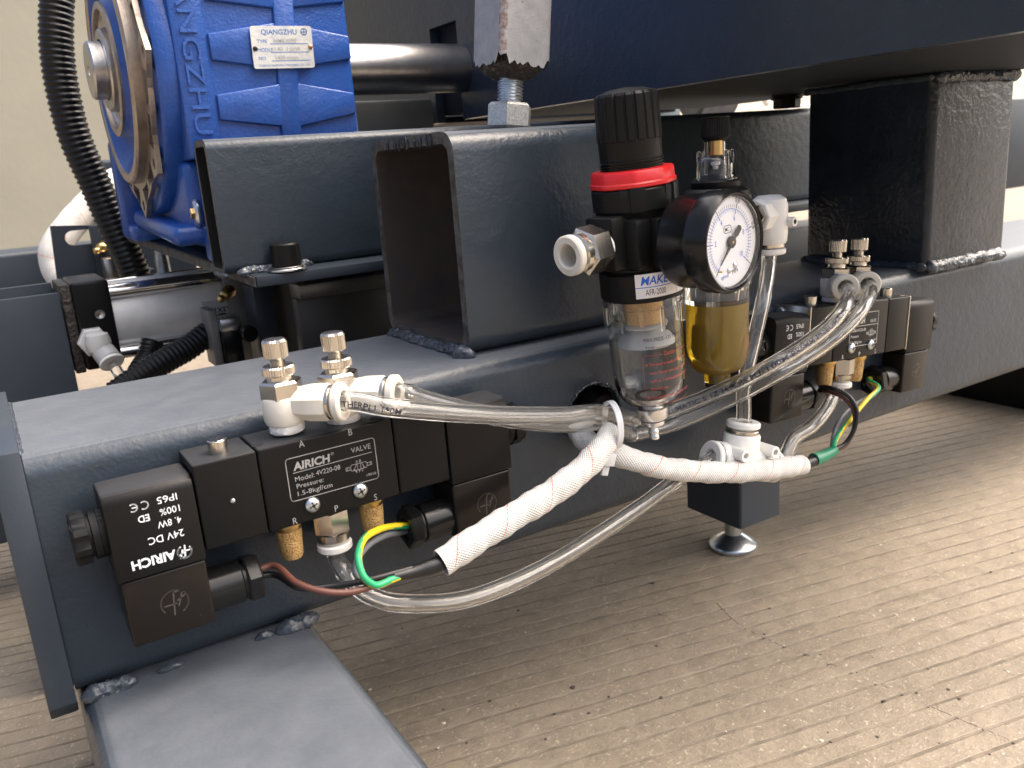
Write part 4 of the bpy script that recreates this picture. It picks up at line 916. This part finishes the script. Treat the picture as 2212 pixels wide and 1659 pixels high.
mb = MB(); text(mb, 'AIRICH', 1.7, lambda u, v: V(((6.3 + v) * cos(2.9 - (u - 4) / 7), (6.3 + v) * sin(2.9 - (u - 4) / 7), 21.28)), bold=.01); text(mb, '10', 1.7, lambda u, v: V(((6.3 + v) * cos(-.9 - (u - 1) / 7), (6.3 + v) * sin(-.9 - (u - 1) / 7), 21.28)), bold=.01); part('ring_lettering', mb, MATS['ivory_raised'], rr_, flip=False)

# outlet elbow on the lubricator, tube going down from it
EM = LMx @ TR(46, -2, -3.4)
t = thing('outlet_elbow', 'white elbow fitting on the far side of the lubricator', 'elbow fitting', M=EM)
mb = MB(); mb.lathe([(0, 67), (6, 66.6), (9, 64.5), (10, 61), (10, 46), (9.6, 41.5), (8.8, 40.2), (0, 40)], None, 40); mb.cyl((-4, 0, 56), (-14, 0, 56), 9.2, 8, bev=.6); mb.cyl((4, -9.6, 52), (4, -13.5, 52), 2.6, 20); part('white_body', mb, white, t, sharp=35)
mb = MB(); mb.cyl((4, -13.6, 52), (4, -12, 52), 1.3, 12); part('lug_hole', mb, gapm, t)
mb = MB(); mb.cyl((-13.5, 0, 56), (-17.5, 0, 56), 7.5, 6); part('hex_body', mb, nickel, t, sharp=20)
mb = MB(); mb.lathe([(8.4, 38.4), (8.4, 40.4)], None, 40); part('collar', mb, nickel, t)
mb = MB(); mb.ring((0, 0, 34.4), (0, 0, 37.6), 9.1, 4.3, 44, .6); mb.ring((0, 0, 37.4), (0, 0, 40), 6, 4.3, 30, .2); part('release_ring', mb, white, t)

# white union tee under the lubricator
TM = TR(334, -34, -58) @ RY(9)
t = thing('union_tee', 'white plastic tee fitting with two drilled lugs above the white sleeve', 'tee fitting', M=TM)
mb = MB(); mb.lathe([(9.4, -16), (9.9, -13), (9.9, -3.4), (9.3, -2.4), (0, -2)], None, 44); TX = RZ(-6) @ RY(10)
mb.lathe([(0, -20), (8, -20), (9.3, -18.5), (9.6, -10), (9.6, 10), (9.3, 17.5), (8, 18.5), (0, 18.5)], TR(3, 0, -19) @ TX @ RY(90), 40)
for x in (-9.5, 13.5): mb.ring((x, 9, -11.5), (x, -13, -11.5 + 0), 3.4, 1.7, 24, .3)
mb.box(-9, 13, -3, 5, -14, -9, 1); part('white_body', mb, white, t, sharp=38)
mb = MB(); mb.ring((0, 0, -2.2), (0, 0, -.2), 8.8, 4.4, 40, .3); part('collar', mb, nickel, t)
mb = MB(); mb.ring((0, 0, .8), (0, 0, 4.2), 9.2, 4.15, 44, .7); mb.ring((0, 0, -2), (0, 0, 1), 6.2, 4.15, 30, .2); part('release_ring', mb, white, t, label='top ring holding the hose from the lubricator')
TXM = TR(3, 0, -19) @ TX
for s in (-1, 1):
    mb = MB(); q = [TXM @ V((s * (17.8 + e), 0, 0)) for e in (0, 2.0)]; mb.ring(q[0], q[1], 8.7, 4.4, 40, .3); part('collar', mb, nickel, t)
    mb = MB(); q = [TXM @ V((s * (20.6 + e), 0, 0)) for e in (0, 3.2)]; mb.ring(q[0], q[1], 9.2, 4.15, 44, .7); part('release_ring', mb, white, t)
TL, TRt, TT = TM @ TXM @ V((-21, 0, 0)), TM @ TXM @ V((21, 0, 0)), TM @ V((0, 0, 0))

# ================================================================ CLEAR AIR HOSES
def air_hose(name_label, pts, words=None, s0=0, ang=0.0, h=2.1, r=4.0, wide=1.0):
    mb = MB(); mb.tube(pts, r, 20, inner=2.6, step=2.2); c = sum((v.co for v in mb.bm.verts), V()) / len(mb.bm.verts)
    bmesh.ops.translate(mb.bm, vec=-c, verts=mb.bm.verts[:]); mb.bm.normal_update()
    o = part('air_hose', mb, hose, label=name_label, cat='air hose', group='clear air hoses', sharp=60, flip=False); put(o, TR(*c))
    if words:
        path = spline(pts, .8); fr = frames(path)
        def fn(u, v):
            L = max(0, min(fr[-1][4], s0 + u)); i = min(len(fr) - 2, int(L / fr[-1][4] * (len(fr) - 1)))
            while i > 0 and fr[i][4] > L: i -= 1
            while i < len(fr) - 2 and fr[i + 1][4] < L: i += 1
            k = (L - fr[i][4]) / max(1e-6, fr[i + 1][4] - fr[i][4]); p = fr[i][0].lerp(fr[i + 1][0], k); tg = fr[i][1]
            sd_ = (CAM - p); sd_ = V((-.5, -.85, .1)); sd_ = (sd_ - tg * sd_.dot(tg)).normalized(); uu = sd_.cross(tg); uu = uu if uu.z > 0 else -uu
            a = ang + v / r; return p + sd_ * ((r + .04) * cos(a)) + uu * ((r + .04) * sin(a)) - c
        mb = MB(); text(mb, words, h, fn, wide=wide, bold=.018)
        part('hose_print', mb, mat('hose_ink', (.018, .016, .035), .5) if 'hose_ink' not in MATS else MATS['hose_ink'], o, flip=False)
    return o
rA, rB, rC, rD = (m_ @ V((20, 0, 11)) for m_ in (S1M, S2M, S3M, S4M))
rA1, rB1, rC1, rD1 = (m_ @ V((31, 0, 11)) for m_ in (S1M, S2M, S3M, S4M))
H1 = [rA, rA1, P(820, 877, -.0410 * 1000), P(930, 888, -44), P(1080, 897, -44), P(1210, 897, -42), P(1300, 890, -30), P(1370, 906, -14), P(1450, 886, -13), P(1560, 842, -30), P(1660, 792, -54), P(1747, 738, -59), P(1794, 700, -60), P(1820, 668, -57), rC1 + V((0, 0, -1.5)), rC]
air_hose('clear hose printed with black letters from the front ivory elbow to the far valve', H1[:8], 'P THERPLI 1*0M', 4, -.45, 2.6)
air_hose('clear hose with printed words, upper one curving up to the far valve', H1[7:], 'I * PNEUMATIC 5 1Z 14 HOSE PU-100M-8X5MM PNEUMATIC', 10, -.2, 2.7, wide=1.35)
H2 = [rB, rB1, P(900, 857, -34), P(1000, 885, -36), P(1120, 908, -36), P(1220, 918, -34), P(1300, 914, -24), P(1365, 940, -12), P(1450, 918, -12), P(1560, 872, -26), P(1680, 808, -50), P(1775, 750, -56), P(1830, 705, -58), P(1862, 668, -55), rD1 + V((0, 0, -1.5)), rD]
air_hose('clear hose from the rear ivory elbow of the nearest valve to the tied bundle', H2[:8])
air_hose('clear hose below the printed one, curving up to the far valve elbow by the post', H2[7:])
pA = PFA @ V((0, 0, -14)); pA1 = PFA @ V((0, 0, -24))
air_hose('clear hose sagging from the nearest valve inlet under the white sleeve to the tee', [pA, pA1, P(735, 1222, -20), P(775, 1270, -28), P(830, 1298, -34), P(910, 1304, -38), P(1000, 1296, -40), P(1100, 1262, -40), P(1200, 1212, -38), P(1300, 1150, -34), P(1390, 1090, -33), P(1470, 1030, -33), TL + V((-9, 0, -2)), TL], r=4.0)
pB = PFB @ V((0, 0, -14)); pB1 = PFB @ V((0, 0, -26))
air_hose('clear hose curling from the tee up to the inlet of the far valve', [TRt, TRt + V((9, 0, -1)), P(1715, 948, -33), P(1755, 920, -31), P(1785, 885, -27), P(1803, 850, -22), pB1, pB])
e0 = EM @ V((0, 0, 40)); e1 = EM @ V((0, 0, 30))
air_hose('clear hose dropping from the white elbow down to the tee', [e0, e1, P(1650, 640, -26), P(1628, 740, -30), P(1608, 830, -34), TT + V((1, 0, 8)), TT + V((0, 0, 0))], 'PNEUMATIC HOSE', 24, 1.2, 1.6)

# ================================================================ WHITE SLEEVES, CABLES AND WIRES
def sleeve(label, pts, r, flat=(1, 1), seed=1, name='insulating_sleeve'):
    r_ = random.Random(seed); a, b = r_.random() * 6, r_.random() * 6
    mb = MB(); mb.tube(pts, r, 28, cap=False, uv=True, step=1.6, flat=flat, rf=lambda l, T: r * (1 + (.045 if r < 9 else .012) * sin(l * .33 + a) + (.03 if r < 9 else 0) * sin(l * .81 + b)), inner=r - .7)
    return solo(name, mb, sleeve_m, label, 'sleeve', 'white glass fibre sleeves', sharp=80)
sleeve('white woven sleeve with red thread slanting down to the nearest valve wires', [P(1322, 936, -36), P(1300, 968, -40), P(1262, 1010, -43), P(1190, 1066, -45), P(1110, 1115, -46), P(1030, 1165, -47), P(953, 1217, -47)], 6.4, (.86, 1.04), 3)
sleeve('white woven sleeve with red thread ending at the green shrink tube', [P(1262, 912, 6), P(1252, 935, -8), P(1290, 968, -26), P(1350, 988, -36), P(1420, 1008, -40), P(1500, 1018, -42), P(1580, 1020, -44), P(1660, 1014, -45), P(1734, 1004, -45)], 5.9, (1.0, .92), 5)
def cable(name, label, pts, r, m_, cat, group=None, seg=14, rf=None, step=None):
    mb = MB(); mb.tube(pts, r, seg, rf=rf, step=step); return solo(name, mb, m_, label, cat, group, sharp=60)
J1 = P(872, 1241, -46)
cable('sheathed_cable', 'black cable sheath coming out of the lower end of the white sleeve', [P(1010, 1180, -47), P(955, 1214, -47), P(905, 1232, -46), P(850, 1246, -46)], 3.4, rub2, 'cable', rf=lambda l, T: 3.4 * (1 if l < T * .55 else 1 - .42 * ((l / T - .55) / .45)))
gL = MA @ V((17, 11, -55.8)); gR = MA @ V((90, 11, -55.8))
cable('wire', 'brown wire from the near cable gland to the black cable', [gL + V((0, -1, 2)), gL + V((9, -2, 3)), P(640, 1258, -34), P(690, 1276, -42), P(750, 1280, -46), P(800, 1268, -47), J1 + V((4, 0, 0))], 1.35, wire_n, 'wire', 'loose wires')
cable('wire', 'black wire beside the brown one from the near cable gland', [gL + V((0, 1, -1)), gL + V((9, 0, -2)), P(650, 1270, -32), P(720, 1266, -38), P(790, 1254, -44), J1 + V((4, 0, 1.5))], 1.35, wire_k, 'wire', 'loose wires')
cable('wire', 'grey wire looping up to the gland beside the slanting white sleeve', [J1 + V((4, 0, 0)), P(830, 1256, -44), P(792, 1260, -43), P(768, 1238, -40), P(773, 1208, -36), P(796, 1178, -30), P(830, 1158, -23), gR + V((-4, 1, -2)), gR + V((4, 0, -2))], 1.35, wire_g, 'wire', 'loose wires')
def striped(label, pts, r):
    mb = MB(); mb.tube(pts, r, 16, mi=lambda k, j: 0 if ((j + k * .16) % 16) < 9 else 1, step=.8); return solo('wire', mb, [wire_y, wire_v], label, 'wire', 'loose wires', sharp=60)
striped('yellow and green earth wire looped below the nearest valve', [J1 + V((4, 0, 0)), P(846, 1252, -47), P(812, 1264, -48), P(786, 1246, -47), P(774, 1205, -42), P(786, 1165, -34), P(818, 1144, -26), P(848, 1137, -19), gR + V((-1, -1, 1)), gR + V((4, 0, 0))], 1.5)
# far bundle
cable('sheathed_cable', 'short black cable between the white sleeve and the green shrink tube', [P(1690, 1010, -45), P(1735, 1003, -45), P(1775, 988, -45)], 3.3, rub2, 'cable')
cable('shrink_tube', 'green shrink tube on the black cable, at the tip of the white sleeve', [P(1758, 993, -45), P(1775, 987, -45), P(1798, 975, -45), P(1803, 970, -45)], 3.9, shrink, 'shrink tube', rf=lambda l, T: 3.9 * (1 - .25 * (l / T)))
J2 = P(1798, 973, -45)
hL = MBv @ V((17, 11, -55.8)); hR = MBv @ V((90, 11, -55.8))
cable('wire', 'black wire bowed out from the green shrink tube to the far gland', [J2, P(1826, 958, -46), P(1846, 925, -48), P(1850, 885, -47), P(1832, 855, -42), P(1800, 840, -34), hL + V((8, -1, 3)), hL + V((0, 0, 2))], 1.3, wire_k, 'wire', 'loose wires')
cable('wire', 'brown wire running inside the bowed black one at the far valve', [J2, P(1824, 964, -45), P(1843, 932, -46), P(1845, 890, -45), P(1826, 862, -40), P(1798, 848, -32), hL + V((8, -1, 0)), hL + V((0, 0, -1))], 1.3, wire_n, 'wire', 'loose wires')
cable('wire', 'grey wire rising from the green shrink tube to the far gland by the post side', [J2, P(1800, 945, -42), P(1815, 905, -38), P(1850, 872, -34), P(1890, 850, -28), hR + V((-5, 0, 0)), hR], 1.3, wire_g, 'wire', 'loose wires')
striped('yellow and green earth wire rising straight from the green shrink tube', [J2, P(1806, 948, -44), P(1838, 905, -42), P(1872, 864, -38), P(1898, 838, -30), hR + V((-5, 0, 2)), hR + V((0, 0, 2))], 1.4)
# cable tie round the bundle
t_ = []
for i in range(25):
    a = 2 * pi * i / 24; c = P(1322, 918, -36); t_.append(c + V((0, 9.5 * cos(a), 0)) + V((2.2 * cos(a), 0, 0)) + V((0, 0, 11.6 * sin(a))))
tie = thing('cable_tie', 'translucent white cable tie round the hoses and sleeves at the cut hole', 'cable tie', P(1322, 918, -36))
mb = MB(); fr = frames(t_)
cc = P(1322, 918, -36)
vs = []
for p in t_:
    n_ = (p - cc).normalized()
    for dx, dn_ in ((-1.7, -.4), (1.7, -.4), (1.7, .4), (-1.7, .4)): vs.append(p + V((dx, 0, 0)) + n_ * dn_)
mb.add(vs, [(4 * i + k, 4 * i + (k + 1) % 4, 4 * i + 4 + (k + 1) % 4, 4 * i + 4 + k) for i in range(24) for k in range(4)]); part('band', mb, tiem, tie, world=True)
c = P(1312, 992, -40); mb = MB(); mb.box(-3.4, 3.4, -2.4, 2.4, -3, 3.4, .6, M=TR(*c) @ RY(18)); mb.box(-2.0, 2.0, -.6, .6, -8, -2, .2, M=TR(*c) @ RY(18)); part('tie_head', mb, tiem, tie, world=True)
# something rusty inside the torch-cut hole
mb = MB(); c = P(1310, 885, 14); mb.cyl(c, c + V((3, 30, 3)), 9, 20, bev=1); solo('pipe_stub', mb, mat('old_rubber', (.06, .045, .035), .8, bump=((300, .8),)), 'brown pipe end inside the torch cut hole', 'pipe')

# ================================================================ LEFT BACKGROUND: cylinder, conduits, brackets
cyd = thing('air_cylinder', 'aluminium air cylinder with black end cap behind the beam', 'air cylinder', (110, 372, -4))
mb = MB(); mb.box(53, 78.5, 342, 404, -36, 29, 2.5, 3); ec = part('end_cap', mb, blk, cyd, world=True)
mb = MB(); mb.lathe([(3.4, 0), (3.4, .8), (2.0, .8), (1.2, .2), (0, .2)], TR(69, 342, 4) @ RX(90), 20); part('cushion_screw', mb, steel, ec, world=True)
mb = MB(); mb.box(46, 53, 343, 403, -37, 28, 1); part('gasket_plate', mb, charred, cyd, world=True)
mb = MB(); mb.cyl((78, 373, -4), (186, 373, -4), 28.5, 64); br = part('barrel', mb, alu, cyd, world=True)
for y, z in ((350, 18.5), (396, 18.5), (350, -27), (396, -27)):
    mb = MB(); mb.cyl((76, y, z), (188, y, z), 5.4, 24); part('tie_rod', mb, chrome, cyd, world=True)
mb = MB(); fn = lambda u, v: V((166 - u, 373 - 28.65 * cos(radians(v)), -4 + 28.65 * sin(radians(v)))); n = 10
mb.add([fn(x, -22 + 34 * i / n) for i in range(n + 1) for x in (0, 24)], [(2 * i, 2 * i + 1, 2 * i + 3, 2 * i + 2) for i in range(n)]); ls = part('label', mb, mat('silver_label', (.46, .47, .48), .4, .3), br, world=True, flip=False)
mb = MB(); fn2 = lambda u, v: V((164 - u, 373 - 28.75 * cos(radians(-2 - v * 2)), -4 + 28.75 * sin(radians(-2 - v * 2)))); text(mb, '63X125', 4.2, lambda u, v: fn2(1 + u, v - 1), width=19, bold=.02); text(mb, 'MAL SERIES', 2, lambda u, v: fn2(3 + u, 6 + v), width=14); part('label_print', mb, inkk, ls, world=True, flip=False)
mb = MB(); mb.box(160, 190, 344, 402, -60, 29, 2); part('front_cap', mb, mat('grey_cast', (.24, .235, .225), .5, .5, var=(30, (.17, .165, .16), .35, .7)), cyd, world=True)
# clevis channel
ch = thing('channel_bracket', 'dark navy channel bracket bolted to the end of the air cylinder', 'bracket', (0, 372, -60))
mb = MB(); mb.box(-60, 45, 341, 346, -150, 23.5, .5); part('front_plate', mb, paint_smooth, ch, world=True)
mb = MB(); mb.box(-60, 45.2, 398, 404, -150, 26.0, .5); mb.box(-60, 45, 345, 399, -150, -20); part('back_plate', mb, paint_smooth, ch, world=True)
mb = MB(); mb.box(-60, 8, 346, 399, 12, 22.5, 1); mb.cyl((8, 372, 16), (52, 372, 16), 4, 16); part('clevis_pin', mb, steel, ch, world=True)
# grey elbow on the cylinder
t = thing('swivel_elbow', 'white swivel elbow with grey hose end on the black cylinder cap', 'elbow fitting', (66, 336, -18))
c = P(203, 738, 336)
mb = MB(); mb.cyl(c + V((0, 6, 0)), c + V((0, -4, 0)), 11, 6, bev=1.2); mb.lathe([(0, -9), (7.5, -6), (9, 0), (7.5, 6), (0, 9)], TR(*(c + V((2, -7, 0)))), 24); part('white_body', mb, mat('pale_grey_plastic', (.56, .56, .54), .4), t, world=True)
q = [P(222, 758, 328), P(240, 780, 320), P(255, 805, 312)]
mb = MB(); mb.cyl(q[0], q[1], 8.2, 24, bev=1); part('grey_sleeve', mb, mat('grey_plastic', (.42, .42, .41), .4), t, world=True)
mb = MB(); mb.cyl(q[1], q[1].lerp(q[2], .2), 8.8, 24, bev=.5); part('release_ring', mb, white, t, world=True)
cable('air_hose', 'short clear hose dropping from the swivel elbow behind the beam', [q[1], q[2], P(275, 840, 300), P(285, 900, 290)], 4, hose, 'air hose')
def corrug(label, pts, r, pitch, group='black corrugated conduits'):
    mb = MB(); mb.tube(pts, r, 28, step=pitch / 6, rf=lambda l, T: r * (1 - .085 * (.5 - .5 * max(-1, min(1, 1.9 * cos(2 * pi * l / pitch))))))
    return solo('corrugated_conduit', mb, rubber, label, 'conduit', group, sharp=70)
corrug('thick black corrugated conduit hanging in front of the beige wall', [P(128, -60, 430), P(122, 20, 430), P(123, 110, 430), P(136, 200, 430), P(163, 300, 430), P(205, 395, 430), P(244, 485, 430), P(278, 560, 430), P(310, 640, 430)], 12.6, 4.55)
corrug('black corrugated conduit lying under the air cylinder beside the clamp', [P(250, 850, 300), P(300, 815, 305), P(355, 780, 310), P(405, 752, 315), P(450, 720, 320), P(490, 700, 330)], 9.5, 3.6)
corrug('short black corrugated conduit dropping behind the beam below the air cylinder', [P(330, 740, 345), P(318, 775, 340), P(298, 810, 330), P(290, 850, 320)], 8.5, 3.4)
# white sleeve behind
sleeve('thick white sleeve with pale red threads, looped behind the slotted bracket', [P(345, 300, 640), P(285, 350, 620), P(215, 420, 600), P(150, 490, 590), P(118, 540, 585), P(122, 580, 580), P(150, 610, 570), P(235, 632, 560)], 13.6, (1, 1), 8)
bk = thing('slotted_bracket', 'dark bracket with a round ended slot behind the conduit', 'bracket', P(165, 610, 505))
a = [P(108, 488, 505), P(222, 486, 505), P(232, 612, 505), P(124, 610, 505)]
mb = MB(); t0 = bmesh.new(); cxy = P(168, 513, 505)
cu = bpy.data.curves.new('b', 'CURVE'); cu.dimensions = '2D'; cu.fill_mode = 'BOTH'; cu.extrude = 3
loop([(q.x, q.z) for q in a]); loop([(cxy.x - 4 + 6.4 * cos(radians(90 + 15 * i)), cxy.z + 6.4 * sin(radians(90 + 15 * i))) for i in range(13)] + [(cxy.x + 8 + 6.4 * cos(radians(270 + 15 * i)), cxy.z + 6.4 * sin(radians(270 + 15 * i))) for i in range(13)])
ot = bpy.data.objects.new('t', cu); mf = bpy.data.meshes.new_from_object(ot); bpy.data.objects.remove(ot)
mb.bm.from_mesh(mf); bmesh.ops.remove_doubles(mb.bm, verts=mb.bm.verts[:], dist=.01); bmesh.ops.transform(mb.bm, matrix=ALONGY @ TR(0, 0, 505), verts=mb.bm.verts[:]); part('slotted_plate', mb, paint_smooth, bk, world=True, sharp=25)
mb = MB(); mb.box(P(190, 490, 503).x, P(236, 490, 503).x, 499, 503, P(200, 620, 503).z, P(200, 488, 503).z, .5); mb.box(P(115, 490, 560).x, P(300, 490, 560).x, 511, 560, P(190, 640, 505).z, P(190, 600, 505).z); part('backing_plate', mb, paint_smooth, bk, world=True)
def nipple(label, p, k, d):
    M = Matrix.Translation(p) @ V(d).to_track_quat('Z', 'Y').to_matrix().to_4x4() @ Matrix.Scale(k, 4)
    mb = MB(); mb.lathe([(0, -2), (4.6, -2), (5.2, 0), (4.4, 2), (4.2, 3.4)], M, 6); mb.lathe([(3.6, 3), (4.6, 4), (4.6, 7), (3.4, 8.6), (2.2, 10), (2.2, 11), (3.1, 12), (3.0, 13), (1.9, 14.6), (.8, 15), (0, 14.4)], M, 24)
    solo('grease_nipple', mb, brass, label, 'grease nipple', 'brass grease nipples', sharp=40)
nipple('brass grease nipple sticking out under the corner of the shelf plate', P(496, 628, 318), 1.0, (-.75, -.6, -.35))
nipple('small brass grease nipple beside the slotted bracket', P(228, 530, 495), 1.0, (-.75, -.6, -.30))
cl = thing('clamp_block', 'grey metal clamp block below the brass grease nipple', 'clamp', P(490, 760, 310))
def pbox(pl, pr, pt, pb, y, dy, b=.8):
    A, B = P(pl, pt, y), P(pr, pb, y); mb = MB(); mb.box(A.x, B.x, y, y + dy, B.z, A.z, b); return mb
part('bracket_plate', pbox(448, 486, 672, 790, 296, 26), MATS['grey_cast'], cl, world=True)
part('bright_clip', pbox(474, 524, 690, 712, 290, 20, 1.5), zinc, cl, world=True)
part('black_jaw', pbox(478, 532, 714, 786, 292, 30, 1.5), blkgloss, cl, world=True)
mb = MB(); c = P(541, 722, 280); mb.cyl(c + V((0, 8, 0)), c, 6, 24, bev=.8); part('clamp_screw', mb, blkgloss, cl, world=True)
mb = pbox(545, 612, 620, 790, 288, 30); solo('bearing_plate', mb, paint_smooth, 'dark navy plate under the shelf beside the clamp screw', 'plate')
mb = pbox(222, 264, 560, 610, 470, 20, 1.5); solo('bright_clamp', mb, steel, 'small bright steel clamp between the conduit and the slotted bracket', 'clamp')
c0, c1 = P(352, 545, 400), P(358, 610, 400); pr = []; zz = 0
while zz < 30: pr += [(5.2, zz), (6, zz + .5), (5.2, zz + 1)]; zz += 1.2
mb = MB(); mb.lathe([(0, 0)] + pr + [(0, zz)], TR(c1.x, 400, 46 - zz), 18); solo('threaded_rod', mb, zinc, 'threaded rod end below the shelf plate beside the black conduit', 'threaded rod')
# rear navy beams
mb = MB(); A = P(100, 545, 700); mb.box(-700, A.x + 60, 700, 780, -60, 35, 5, 3); solo('rear_rail', mb, paint_smooth, 'dark blue rail low behind the white sleeve at the picture edge', 'steel beam')
mb = MB(); A, B = P(212, 346, 600), P(345, 480, 600); mb.box(A.x - 8, B.x + 30, 600, 680, -40, A.z, 4, 3); solo('rear_post', mb, paint_smooth, 'dark blue box post behind the gearbox flange', 'steel post')
# right background
mb = MB(); mb.box(884, 1300, 60, 420, GZ + .5, -112, 2); solo('base_box', mb, gapm if False else blkmatt, 'black box standing on the floor beyond the far end of the beam', 'box')
A, B = P(2178, 214, 700), P(2260, 396, 700); mb = MB(); mb.box(A.x, A.x + 600, 700, 760, B.z, A.z, 3); solo('dark_screen', mb, paint_smooth, 'dark panel glimpsed behind the post at the picture edge', 'panel')
A = P(2200, 480, 1500); mb = MB(); mb.cyl((A.x - 60, 1500, A.z), (A.x + 900, 1500, A.z), 7, 12); solo('rusty_pipe', mb, rust, 'thin rusty pipe in front of the cream wall beyond the post', 'pipe')
rk = thing('tube_rack', 'white bent tubes in front of the cream wall under the overhead beam', 'tube rack', P(1550, 250, 1500))
for pts in (([(1500, 190), (1530, 205), (1548, 230), (1552, 262)]), ([(1610, 180), (1640, 200), (1658, 225)]), ([(1698, 262), (1701, 240), (1712, 232), (1740, 231), (1775, 230)])):
    mb = MB(); mb.tube([P(x, y, 1500) for x, y in pts], 9, 12, step=8); part('bent_tube', mb, white, rk, world=True)
bb = thing('bearing_block', 'grey bearing block with a round roller under the overhead beam', 'bearing', P(1450, 230, 420))
part('housing', pbox(1425, 1472, 210, 262, 420, 40, 3), mat('grey_enamel', (.15, .19, .20), .4), bb, world=True)
c = P(1490, 212, 430); mb = MB(); mb.cyl(c, c + V((60, 0, 0)), 24, 32, bev=3); part('roller', mb, steeld, bb, world=True)
mb = MB(); A = P(1145, 232, 1200); mb.box(A.x - 90, A.x + 60, 1200, 1230, A.z - 10, A.z + 4); mb.box(A.x + 20, A.x + 40, 1200, 1230, A.z - 160, A.z - 10); solo('white_frame', mb, white, 'white steel frame glimpsed beyond the nut of the adjusting leg', 'steel frame')
